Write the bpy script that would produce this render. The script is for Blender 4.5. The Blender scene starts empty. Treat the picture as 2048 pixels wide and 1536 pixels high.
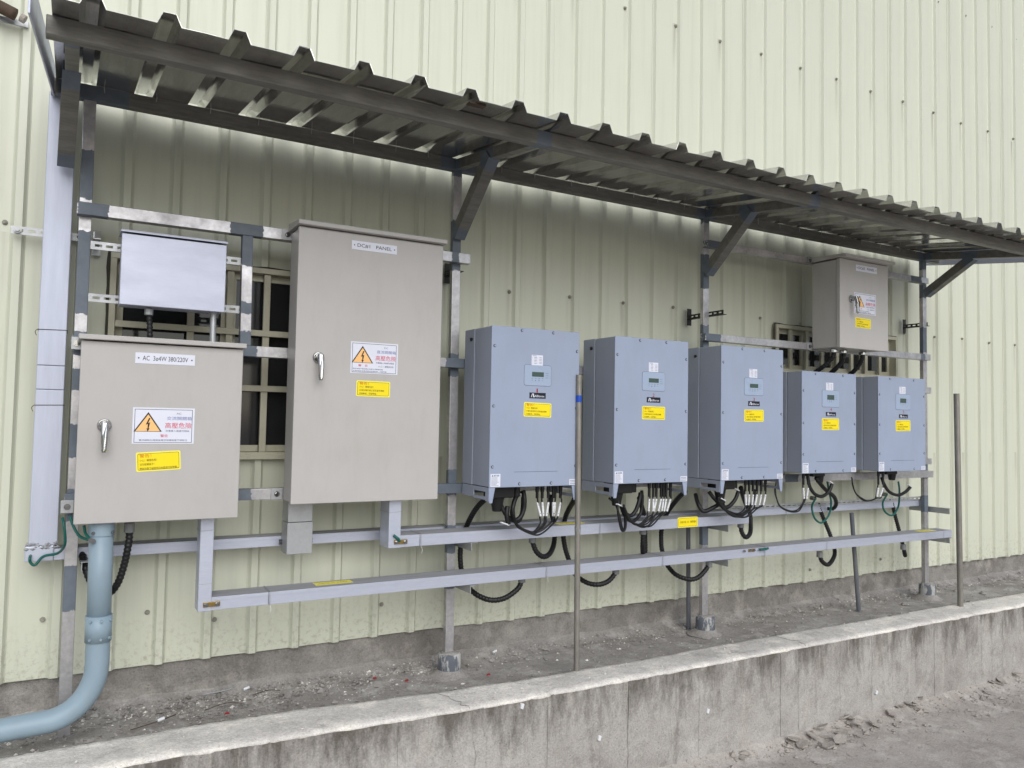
import bpy, bmesh, math, random
from mathutils import Vector, Matrix, noise
random.seed(7)
S = bpy.context.scene
C = S.collection
R = math.radians

# ---------------------------------------------------------------- camera, sky, sun, exposure
cam = bpy.data.cameras.new('camera'); camo = bpy.data.objects.new('camera', cam); C.objects.link(camo); S.camera = camo
cam.sensor_fit = 'HORIZONTAL'; cam.sensor_width = 36.0; cam.lens = 36.0 * 1563.8 / 2048
cam.clip_start = 0.02; cam.clip_end = 5000
YAW, PITCH, ROLL = R(29.753), R(2.654), R(1.060)
fw = Vector((math.sin(YAW) * math.cos(PITCH), math.cos(YAW) * math.cos(PITCH), math.sin(PITCH)))
r0 = Vector((math.cos(YAW), -math.sin(YAW), 0)); u0 = r0.cross(fw)
rt = r0 * math.cos(ROLL) + u0 * math.sin(ROLL); up = -r0 * math.sin(ROLL) + u0 * math.cos(ROLL)
M = Matrix((rt, up, -fw)).transposed().to_4x4(); M.translation = Vector((0, -3.0, 0)); camo.matrix_world = M

SUN_EL, SUN_AZ = R(34), R(188)          # azimuth from +Y, clockwise (towards +X): the open side in front of the wall
wd = bpy.data.worlds.new('World'); S.world = wd; wd.use_nodes = True
nt = wd.node_tree; nt.nodes.clear()
sky = nt.nodes.new('ShaderNodeTexSky'); sky.sky_type = 'NISHITA'; sky.sun_disc = False
sky.sun_elevation = SUN_EL; sky.sun_rotation = SUN_AZ; sky.air_density = 1.0; sky.dust_density = 1.0; sky.ozone_density = 1.0
hs = nt.nodes.new('ShaderNodeHueSaturation'); hs.inputs['Saturation'].default_value = 0.55
bg = nt.nodes.new('ShaderNodeBackground'); bg.inputs['Strength'].default_value = 0.105
wo = nt.nodes.new('ShaderNodeOutputWorld')
nt.links.new(sky.outputs[0], hs.inputs['Color']); nt.links.new(hs.outputs[0], bg.inputs[0]); nt.links.new(bg.outputs[0], wo.inputs[0])
sl = bpy.data.lights.new('sun', 'SUN'); sl.energy = 1.5; sl.angle = R(50); sl.color = (1.0, 0.99, 0.98)
so = bpy.data.objects.new('sun', sl); C.objects.link(so)
sd = Vector((math.sin(SUN_AZ) * math.cos(SUN_EL), math.cos(SUN_AZ) * math.cos(SUN_EL), math.sin(SUN_EL)))
so.rotation_euler = sd.to_track_quat('Z', 'Y').to_euler()
S.view_settings.view_transform = 'Standard'; S.view_settings.look = 'None'; S.view_settings.gamma = 1.0
S.view_settings.use_curve_mapping = False; S.view_settings.exposure = 0.33
S.cycles.adaptive_threshold = 0.025; S.cycles.max_bounces = 6; S.cycles.diffuse_bounces = 3; S.cycles.glossy_bounces = 4; S.cycles.transmission_bounces = 2; S.cycles.transparent_max_bounces = 4

# ---------------------------------------------------------------- materials
def lin(r, g, b):
    f = lambda c: (c / 255) / 12.92 if c / 255 <= 0.04045 else ((c / 255 + 0.055) / 1.055) ** 2.4
    return (f(r), f(g), f(b), 1)

class NT:
    """small node helper working in world position, so neighbouring pieces never repeat"""
    def __init__(s, name):
        s.m = bpy.data.materials.new(name); s.m.use_nodes = True; s.t = s.m.node_tree; s.t.nodes.clear()
        s.o = s.n('ShaderNodeOutputMaterial'); s.p = s.n('ShaderNodeBsdfPrincipled'); s.l(s.p.outputs[0], s.o.inputs[0])
        s.geo = s.n('ShaderNodeNewGeometry'); s.pos = s.geo.outputs['Position']
    def n(s, t, **k):
        x = s.t.nodes.new(t)
        for a, v in k.items(): setattr(x, a, v)
        return x
    def l(s, a, b): s.t.links.new(a, b)
    def noise(s, scale, vec=(1, 1, 1), detail=4, rough=.55, off=(0, 0, 0)):
        mp = s.n('ShaderNodeMapping'); mp.inputs['Scale'].default_value = vec; mp.inputs['Location'].default_value = off
        s.l(s.pos, mp.inputs[0]); t = s.n('ShaderNodeTexNoise'); t.inputs['Scale'].default_value = scale
        t.inputs['Detail'].default_value = detail; t.inputs['Roughness'].default_value = rough; s.l(mp.outputs[0], t.inputs['Vector'])
        return t.outputs['Fac']
    def ramp(s, src, stops):
        r = s.n('ShaderNodeValToRGB'); e = r.color_ramp.elements
        e[0].position, e[0].color = stops[0][0], stops[0][1]; e[1].position, e[1].color = stops[-1][0], stops[-1][1]
        for p, c in stops[1:-1]:
            q = e.new(p); q.color = c
        s.l(src, r.inputs[0]); return r.outputs['Color']
    def rng(s, src, a, b, c, d):
        m = s.n('ShaderNodeMapRange'); m.clamp = True
        for i, v in enumerate((a, b, c, d)): m.inputs[i + 1].default_value = v
        s.l(src, m.inputs[0]); return m.outputs[0]
    def mix(s, fac, a, b, mode='MIX'):
        m = s.n('ShaderNodeMix'); m.data_type = 'RGBA'; m.blend_type = mode
        for sock, v in ((m.inputs[0], fac), (m.inputs[6], a), (m.inputs[7], b)):
            if hasattr(v, 'links'): s.l(v, sock)
            else: sock.default_value = v
        return m.outputs[2]
    def math(s, op, a, b):
        m = s.n('ShaderNodeMath'); m.operation = op
        for sock, v in ((m.inputs[0], a), (m.inputs[1], b)):
            if hasattr(v, 'links'): s.l(v, sock)
            else: sock.default_value = v
        return m.outputs[0]
    def bump(s, h, strength, dist=.01):
        b = s.n('ShaderNodeBump'); b.inputs['Strength'].default_value = strength; b.inputs['Distance'].default_value = dist
        s.l(h, b.inputs['Height']); s.l(b.outputs[0], s.p.inputs['Normal'])
    def set(s, **k):
        for a, v in k.items():
            sock = s.p.inputs[{'col': 'Base Color', 'rough': 'Roughness', 'metal': 'Metallic', 'spec': 'Specular IOR Level', 'coat': 'Coat Weight'}[a]]
            if hasattr(v, 'links'): s.l(v, sock)
            else: sock.default_value = v
        return s.m

g = lambda v: (v, v, v, 1)
def paint(name, rgb, rough=.45, var=.06, dust=.0, spec=.4):
    t = NT(name); c = lin(*rgb)
    n1 = t.noise(6, detail=3); n2 = t.noise(4.5, detail=1, off=(7, 7, 7))
    col = t.mix(1.0, c, t.ramp(n1, [(.25, g(1 - var)), (.75, g(1 + var * .4))]), 'MULTIPLY')
    if dust:
        col = t.mix(t.rng(t.noise(22, (1, 1, .25), 4, .7), .48, .78, 0, dust * 1.6), col, lin(150, 140, 125))
    t.bump(n2, .25, .004)
    return t.set(col=col, rough=t.rng(n1, .3, .7, rough - .06, rough + .08), spec=spec)

def metal(name, rgb, r0=.25, r1=.45, stretch=(1, 1, 1), patch=False, metallic=1.0, dark=.25, bump=.05, fine=.14, dust=None):
    t = NT(name); c = lin(*rgb)
    n1 = t.noise(9, stretch, 4, .65); n2 = t.noise(70, stretch, 2, .6, (3, 1, 2))
    col = t.mix(1.0, c, t.ramp(n1, [(.25, g(1 - dark)), (.7, g(1.05))]), 'MULTIPLY')
    col = t.mix(1.0, col, t.ramp(n2, [(.3, g(1 - fine)), (.7, g(1 + fine * .4))]), 'MULTIPLY')
    rough = t.rng(n1, .3, .7, r1, r0); mt = metallic
    if patch:
        at = t.n('ShaderNodeAttribute'); at.attribute_name = 'paint'
        s = t.math('ADD', at.outputs['Fac'], t.rng(t.noise(38, detail=3, rough=.7), .2, .8, -.45, .45))
        msk = t.rng(s, .46, .54, 0, 1)
        pc = t.mix(t.noise(25, detail=2), lin(80, 90, 102), lin(112, 120, 130))
        col = t.mix(msk, col, pc); rough = t.mix(msk, rough, g(.5)); mt = t.rng(s, .46, .54, metallic, 0)
    if dust:                                          # dust settled on the upward faces
        sep = t.n('ShaderNodeSeparateXYZ'); t.l(t.geo.outputs['Normal'], sep.inputs[0])
        dm = t.math('MULTIPLY', t.rng(sep.outputs['Z'], .6, .9, 0, 1), t.rng(n1, .25, .7, .55, 1))
        col = t.mix(dm, col, lin(*dust)); rough = t.mix(dm, rough, g(.85)); mt = t.math('MULTIPLY', t.math('SUBTRACT', 1.0, dm), metallic)
    t.bump(n2, bump, .002)
    return t.set(col=col, rough=rough, metal=mt)

MAT = {}
def build_materials():
    # painted cladding: pale yellow-green with rain streaks, dull scuffs and faint chalking
    t = NT('wall_paint')
    st = t.noise(26, (1, 1, .045), 4, .65); bl = t.noise(2.2, detail=3); sp = t.noise(120, detail=2, off=(2, 7, 1))
    col = t.mix(t.rng(st, .48, .78, 0, .34), lin(206, 208, 190), lin(178, 180, 163))
    col = t.mix(t.rng(bl, .45, .7, 0, .3), col, lin(200, 202, 184))
    col = t.mix(t.rng(sp, .74, .79, 0, .3), col, lin(120, 116, 100))
    # dirt runs below the rows of cladding screws, mud splashed along the bottom edge
    sep = t.n('ShaderNodeSeparateXYZ'); t.l(t.pos, sep.inputs[0]); X, Z = sep.outputs['X'], sep.outputs['Z']
    u = t.math('DIVIDE', t.math('SUBTRACT', X, 1.692), .3134)
    d = t.math('MULTIPLY', t.math('ABSOLUTE', t.math('SUBTRACT', u, t.math('ROUND', u, 0.0)), 0.0), .3134)
    runs = None
    for row in (.572, 2.035, -.165):
        m_ = t.math('MULTIPLY', t.rng(Z, row - .24, row, 0, 1), t.math('LESS_THAN', Z, row + .008)); runs = m_ if runs is None else t.math('MAXIMUM', runs, m_)
    runs = t.math('MULTIPLY', t.math('MULTIPLY', runs, t.rng(d, .002, .017, 1, 0)), t.rng(st, .35, .65, .1, .55))
    col = t.mix(runs, col, lin(120, 116, 102))
    spl = t.math('MULTIPLY', t.rng(Z, -.87, -.66, .9, 0), t.rng(t.noise(48, detail=3, rough=.75, off=(3, 3, 9)), .50, .70, 0, .7))
    col = t.mix(spl, col, lin(150, 142, 124))
    t.bump(t.noise(5, (1, 1, .5), 2), .10, .02)
    MAT['wall'] = t.set(col=col, rough=t.rng(st, .3, .7, .32, .5), spec=.45)
    MAT['cabinet'] = paint('cabinet_paint', (183, 180, 177), .40, .05, .08)
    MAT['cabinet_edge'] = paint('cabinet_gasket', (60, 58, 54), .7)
    MAT['inverter'] = paint('inverter_paint', (153, 164, 186), .48, .05, .07)
    MAT['inverter_side'] = paint('inverter_side_paint', (156, 163, 178), .52, .04, .06)
    MAT['display'] = paint('display_film', (158, 173, 196), .3, .03)
    MAT['lcd'] = paint('lcd_glass', (62, 82, 78), .15, .05)
    MAT['tray'] = metal('tray_steel', (192, 197, 212), .36, .48, (.5, 3, 3), metallic=.45, dark=.07, fine=.04, dust=(148, 147, 146))
    MAT['duct'] = metal('duct_steel', (186, 191, 207), .42, .5, (4, 4, .3), metallic=.25, dark=.05, fine=.03)
    MAT['tube'] = metal('mill_steel_tube', (204, 202, 204), .28, .5, (1, 1, 1), patch=True, dark=.38, metallic=.75)
    MAT['beam'] = metal('roof_beam_steel', (136, 134, 128), .5, .7, (.4, 3, 3), patch=True, dark=.3, metallic=.55)
    MAT['roof'] = metal('roof_stainless', (214, 213, 210), .07, .15, (6, .5, 2), dark=.2, bump=.07, metallic=.93)
    MAT['mirror'] = metal('polished_stainless', (186, 190, 206), .40, .5, (.5, 2, 2), metallic=.4, dark=.06, fine=.03)
    MAT['chrome'] = metal('chrome', (168, 168, 168), .04, .08, dark=.05, fine=.02)
    MAT['galv'] = metal('galvanised_steel', (178, 180, 182), .35, .55, dark=.14, fine=.06, metallic=.6)
    MAT['screw'] = paint('weathered_screw', (150, 147, 136), .6, .3)
    MAT['blackmetal'] = paint('black_slotted_steel', (45, 45, 44), .5)
    MAT['brass'] = metal('brass', (176, 150, 96), .25, .45, dark=.3)
    MAT['window'] = paint('window_aluminium_paint', (196, 193, 172), .45, .1, .28)
    t = NT('window_glass'); n = t.noise(3, detail=3)
    MAT['glass'] = t.set(col=t.mix(n, (.012, .013, .015, 1), (.03, .031, .033, 1)), rough=t.rng(n, .3, .7, .04, .12), spec=.6)
    MAT['sealant'] = paint('dark_sealant', (70, 68, 58), .8, .3)
    t = NT('black_conduit'); n = t.noise(40, detail=4)
    MAT['black'] = t.set(col=t.mix(n, (.007, .007, .008, 1), (.016, .016, .017, 1)), rough=.45, spec=.35)
    MAT['green'] = paint('green_wire', (20, 92, 84), .4)
    MAT['white'] = paint('white_marker', (225, 226, 228), .5)
    MAT['grey_gland'] = paint('grey_gland', (120, 122, 122), .5)
    MAT['pvc'] = paint('painted_pipe', (143, 163, 176), .42, .1, .12)
    MAT['pvcdark'] = paint('grey_pvc', (96, 100, 108), .45, .15, .2)
    MAT['pole'] = metal('rusty_galvanised_pole', (152, 148, 140), .4, .6, (1, 1, .3), dark=.4, metallic=.45)
    MAT['rust'] = paint('rusty_brown', (84, 70, 58), .8, .4)
    MAT['sticker_white'] = paint('sticker_white', (222, 224, 236), .4, .02)
    MAT['sticker_yellow'] = paint('sticker_yellow', (246, 222, 18), .38, .02)
    MAT['sticker_pale'] = paint('sticker_pale_yellow', (248, 236, 96), .38, .02)
    MAT['ink'] = paint('ink_black', (34, 32, 36), .5)
    MAT['ink_olive'] = paint('ink_olive', (84, 78, 10), .5)
    MAT['ink_grey'] = paint('ink_grey', (96, 104, 124), .5)
    MAT['ink_blue'] = paint('ink_blue', (112, 124, 176), .5)
    MAT['ink_red'] = paint('ink_red', (214, 62, 92), .5)
    MAT['ink_dark_red'] = paint('ink_dark_red', (160, 36, 48), .5)
    MAT['ink_orange'] = paint('ink_orange', (214, 104, 16), .5)
    MAT['tri'] = paint('triangle_orange', (250, 196, 128), .45, .02)
    MAT['logo'] = paint('logo_plate', (18, 20, 32), .35)
    MAT['blue_tape'] = paint('blue_tape', (28, 76, 178), .4)
    MAT['red_bit'] = paint('red_plastic', (150, 40, 44), .5)
    # concrete
    def concrete(name, base, dark, streak=False, light=None):
        t = NT(name)
        a = t.noise(2.6, detail=5, rough=.7); b_ = t.noise(16, detail=5, rough=.7, off=(1, 2, 3)); f = t.noise(140, detail=2, rough=.7)
        col = t.mix(t.rng(a, .35, .68, 0, 1), lin(*base), lin(*dark))
        col = t.mix(t.rng(b_, .52, .74, 0, .5), col, lin(*[int(v * .76) for v in dark]))
        if light: col = t.mix(t.rng(t.noise(7, detail=4, rough=.7, off=(9, 3, 1)), .5, .64, 0, .75), col, lin(*light))
        if streak:
            s1 = t.noise(11, (1, 1, .30), 5, .75, (4, 0, 0)); s2 = t.noise(30, (1, 1, .12), 3, .6, (1, 5, 0))
            sep = t.n('ShaderNodeSeparateXYZ'); t.l(t.pos, sep.inputs[0])
            topm = t.rng(sep.outputs['Z'], -1.18, -.98, -.05, .20)       # rain-borne algae hangs from the coping
            s1b = t.math('ADD', s1, topm)
            col = t.mix(t.rng(s1b, .52, .78, 0, .8), col, lin(84, 78, 70))
            col = t.mix(t.rng(s2, .62, .74, 0, .35), col, lin(205, 200, 190))
            col = t.mix(t.rng(t.noise(5, (1, 1, .5), 3, .6, (8, 1, 2)), .60, .74, 0, .25), col, lin(180, 168, 152))
        col = t.mix(1.0, col, t.ramp(f, [(.3, g(.8)), (.7, g(1.1))]), 'MULTIPLY')
        vo = t.n('ShaderNodeTexVoronoi'); vo.inputs['Scale'].default_value = 42; t.l(t.pos, vo.inputs['Vector'])
        pit = t.rng(vo.outputs['Distance'], .05, .14, 0, 1)
        col = t.mix(t.rng(vo.outputs['Distance'], .03, .11, .45, 0), col, lin(*[int(v * .55) for v in dark]))
        h = t.math('ADD', t.math('MULTIPLY', f, .5), t.math('ADD', b_, t.math('MULTIPLY', pit, .25)))
        t.bump(h, .8, .008)
        return t.set(col=col, rough=.9, spec=.2)
    MAT['kerb'] = concrete('cast_concrete', (184, 180, 175), (158, 153, 147), True)
    MAT['coping'] = concrete('lime_crusted_concrete', (234, 229, 222), (200, 195, 189), False, (250, 244, 233))
    MAT['soil'] = concrete('dusty_mortar_ground', (164, 160, 155), (140, 135, 130), False, (186, 182, 177))
    MAT['yard'] = concrete('dried_mud_yard', (188, 181, 174), (168, 160, 153), False, (204, 198, 191))
    MAT['plinth'] = concrete('dirty_plinth_concrete', (150, 146, 141), (114, 109, 103), False, (168, 163, 156))
    MAT['mud'] = concrete('dried_mud_flake', (182, 175, 167), (160, 152, 145))
    t = NT('mortared_sleeve'); n = t.noise(26, (1, 1, .35), 4, .7)
    MAT['sleeve'] = t.set(col=t.mix(t.rng(n, .47, .56, 0, 1), lin(92, 97, 105), lin(176, 175, 172)), rough=.75)
    MAT['mortar'] = concrete('grey_mortar', (150, 150, 148), (120, 120, 120), False, (176, 174, 170))
build_materials()

# ---------------------------------------------------------------- mesh helpers
OFF = {}
def origin(parent):
    while parent is not None and parent.parent is not None: parent = parent.parent
    return OFF.get(parent.name, Vector()) if parent is not None else Vector()

class MB:
    def __init__(s): s.v = []; s.f = []; s.a = []; s.mi = []
    def add(s, vs, fs, paint=0.0, mi=0):
        b = len(s.v); s.v += [tuple(q) for q in vs]; s.f += [tuple(i + b for i in f) for f in fs]
        s.a += (list(paint) if hasattr(paint, '__len__') else [paint] * len(vs)); s.mi += [mi] * len(fs); return s
    def box(s, x0, x1, y0, y1, z0, z1, mi=0):
        return s.add([(x0, y0, z0), (x1, y0, z0), (x1, y1, z0), (x0, y1, z0), (x0, y0, z1), (x1, y0, z1), (x1, y1, z1), (x0, y1, z1)],
                     [(0, 3, 2, 1), (4, 5, 6, 7), (0, 1, 5, 4), (1, 2, 6, 5), (2, 3, 7, 6), (3, 0, 4, 7)], 0, mi)
    def sweep(s, prof, p0, p1, upv=(0, 0, 1), patches=(), step=0.0):
        """closed 2-D profile (side, up) swept from p0 to p1; patches = [(t0, t1)] metres along it that carry touch-up paint"""
        p0, p1 = Vector(p0), Vector(p1); d = (p1 - p0); L = d.length; d.normalize()
        side = d.cross(Vector(upv)).normalized(); u = side.cross(d)
        n = max(1, int(L / step)) if step else 1; k = len(prof); vs = []; pa = []; fs = []
        for i in range(n + 1):
            t = L * i / n
            m = max([min(1, max(0, .5 + min(t - a, b - t) / .02)) for a, b in patches] + [0])
            for x, y in prof: vs.append(p0 + d * t + side * x + u * y); pa.append(m)
        for i in range(n):
            for j in range(k): fs.append((i * k + j, i * k + (j + 1) % k, (i + 1) * k + (j + 1) % k, (i + 1) * k + j))
        fs.append(tuple(reversed(range(k)))); fs.append(tuple(n * k + j for j in range(k)))
        return s.add(vs, fs, pa)
    def tube(s, path, r, n=10, ring=None, smooth_n=8, cap=True):
        pts = spline(path, smooth_n) if smooth_n else [Vector(p) for p in path]
        if ring:                                    # corrugated hose: resample evenly, alternate radii
            pts = resample(pts, ring)
        vs, fs = [], []; nrm = None
        for i, p in enumerate(pts):
            t = (pts[min(i + 1, len(pts) - 1)] - pts[max(i - 1, 0)]).normalized()
            if nrm is None: nrm = t.orthogonal().normalized()
            nrm = (nrm - t * nrm.dot(t)).normalized(); b = t.cross(nrm)
            rr = r * (1.0 if not ring or (i // 2) % 2 else .86)
            for j in range(n):
                a = 2 * math.pi * j / n; vs.append(p + nrm * (rr * math.cos(a)) + b * (rr * math.sin(a)))
        for i in range(len(pts) - 1):
            for j in range(n): fs.append((i * n + j, i * n + (j + 1) % n, (i + 1) * n + (j + 1) % n, (i + 1) * n + j))
        if cap: fs += [tuple(reversed(range(n))), tuple((len(pts) - 1) * n + j for j in range(n))]
        return s.add(vs, fs)
    def cyl(s, p0, p1, r, n=16, r1=None):
        p0, p1 = Vector(p0), Vector(p1); t = (p1 - p0).normalized(); a = t.orthogonal().normalized(); b = t.cross(a); r1 = r if r1 is None else r1
        vs = [p0 + a * r * math.cos(2 * math.pi * j / n) + b * r * math.sin(2 * math.pi * j / n) for j in range(n)]
        vs += [p1 + a * r1 * math.cos(2 * math.pi * j / n) + b * r1 * math.sin(2 * math.pi * j / n) for j in range(n)]
        return s.add(vs, [(j, (j + 1) % n, n + (j + 1) % n, n + j) for j in range(n)] + [tuple(reversed(range(n))), tuple(n + j for j in range(n))])
    def plate(s, poly, y0, y1, mi=0):
        """polygon in (x, z) given counter-clockwise seen from -Y, extruded from y0 (front) to y1"""
        n = len(poly); vs = [(x, y0, z) for x, z in poly] + [(x, y1, z) for x, z in poly]
        return s.add(vs, [tuple(range(n)), tuple(reversed(range(n, 2 * n)))] + [(j, n + j, n + (j + 1) % n, (j + 1) % n) for j in range(n)], 0, mi)
    def build(s, name, mat, parent=None, smooth=False, bevel=0.0, attr=False, seg=2):
        me = bpy.data.meshes.new(name); o_ = origin(parent)
        me.from_pydata([(v[0] - o_.x, v[1] - o_.y, v[2] - o_.z) for v in s.v], [], s.f); me.update()
        mats = mat if isinstance(mat, (list, tuple)) else [mat]
        for m in mats: me.materials.append(MAT[m])
        if len(mats) > 1: me.polygons.foreach_set('material_index', s.mi)
        if attr:
            a = me.attributes.new('paint', 'FLOAT', 'POINT'); a.data.foreach_set('value', s.a)
        bm = bmesh.new(); bm.from_mesh(me); bmesh.ops.recalc_face_normals(bm, faces=bm.faces); bm.to_mesh(me); bm.free()
        o = bpy.data.objects.new(name, me); C.objects.link(o); o.parent = parent
        if smooth:
            me.polygons.foreach_set('use_smooth', [True] * len(me.polygons))
        if bevel:
            b = o.modifiers.new('bevel', 'BEVEL'); b.width = bevel; b.segments = seg; b.limit_method = 'ANGLE'; b.angle_limit = R(40); b.harden_normals = False
        return o

def spline(path, n):
    P = [Vector(p) for p in path]
    if len(P) < 3: return P
    Q = [P[0] * 2 - P[1]] + P + [P[-1] * 2 - P[-2]]; out = []
    for i in range(1, len(Q) - 2):
        a, b, c, d = Q[i - 1:i + 3]
        for k in range(n):
            t = k / n
            out.append(.5 * ((2 * b) + (c - a) * t + (2 * a - 5 * b + 4 * c - d) * t * t + (3 * b - a - 3 * c + d) * t ** 3))
    return out + [P[-1]]
def resample(pts, step):
    out = [pts[0].copy()]; acc = 0
    for a, b in zip(pts, pts[1:]):
        L = (b - a).length
        if L < 1e-7: continue
        t = step - acc
        while t <= L: out.append(a + (b - a) * (t / L)); t += step
        acc = (acc + L) % step
    return out
def rect_prof(w, h): return [(-w / 2, -h / 2), (w / 2, -h / 2), (w / 2, h / 2), (-w / 2, h / 2)]
def ell_prof(w, t): return [(-w / 2, -w / 2), (w / 2, -w / 2), (w / 2, -w / 2 + t), (-w / 2 + t, -w / 2 + t), (-w / 2 + t, w / 2), (-w / 2, w / 2)]
def rrect(x0, x1, z0, z1, r=.004, n=4):
    P = []
    for cx, cz, a0 in ((x1 - r, z1 - r, 0), (x0 + r, z1 - r, 90), (x0 + r, z0 + r, 180), (x1 - r, z0 + r, 270)):
        for k in range(n + 1):
            a = R(a0 + 90 * k / n); P.append((cx + r * math.cos(a), cz + r * math.sin(a)))
    return P
def ring_plate(mb, x0, x1, z0, z1, w, y0, y1, mi=0):
    mb.box(x0, x1, y0, y1, z0, z0 + w, mi).box(x0, x1, y0, y1, z1 - w, z1, mi).box(x0, x0 + w, y0, y1, z0 + w, z1 - w, mi).box(x1 - w, x1, y0, y1, z0 + w, z1 - w, mi)

def tag(o, label, cat, group=None):
    o['label'] = label; o['category'] = cat
    if group: o['group'] = group
    return o
def kind(o, k): o['kind'] = k; return o
def thing(name, loc, label, cat, group=None):
    o = bpy.data.objects.new(name, None); o.empty_display_size = .05; C.objects.link(o); o.location = loc; OFF[o.name] = Vector(loc)
    return tag(o, label, cat, group)
def copy_tree(o, parent=None):
    c = o.copy(); C.objects.link(c); c.parent = parent
    if o.name in OFF: OFF[c.name] = OFF[o.name]
    for ch in list(o.children): copy_tree(ch, c)
    return c

TXT = {}
def text_data(body, cap=None):
    if body not in TXT:
        cu = bpy.data.curves.new('t', 'FONT'); cu.body = body; cu.resolution_u = 3; cu.size = 1
        ob = bpy.data.objects.new('t', cu); C.objects.link(ob); bpy.context.view_layer.update()
        me = bpy.data.meshes.new_from_object(ob.evaluated_get(bpy.context.evaluated_depsgraph_get()))
        v = [(p.co.x, p.co.y) for p in me.vertices]; f = [tuple(p.vertices) for p in me.polygons]
        bpy.data.objects.remove(ob); bpy.data.curves.remove(cu); bpy.data.meshes.remove(me); TXT[body] = (v, f)
    return TXT[body]
def write(mb, body, x0, x1, z0, z1, y, mi=0, tilt=0):
    """set a line of lettering into the rectangle x0..x1, z0..z1 on the plane y"""
    v, f = text_data(body); xs = [p[0] for p in v]; zs = [p[1] for p in v]
    ax, az = min(xs), min(zs); sx = (x1 - x0) / (max(xs) - ax); sz = (z1 - z0) / (max(zs) - az)
    mb.add([(x0 + (px - ax) * sx, y, z0 + (pz - az) * sz + tilt * (px - ax) * sx) for px, pz in v], f, 0, mi)
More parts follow.
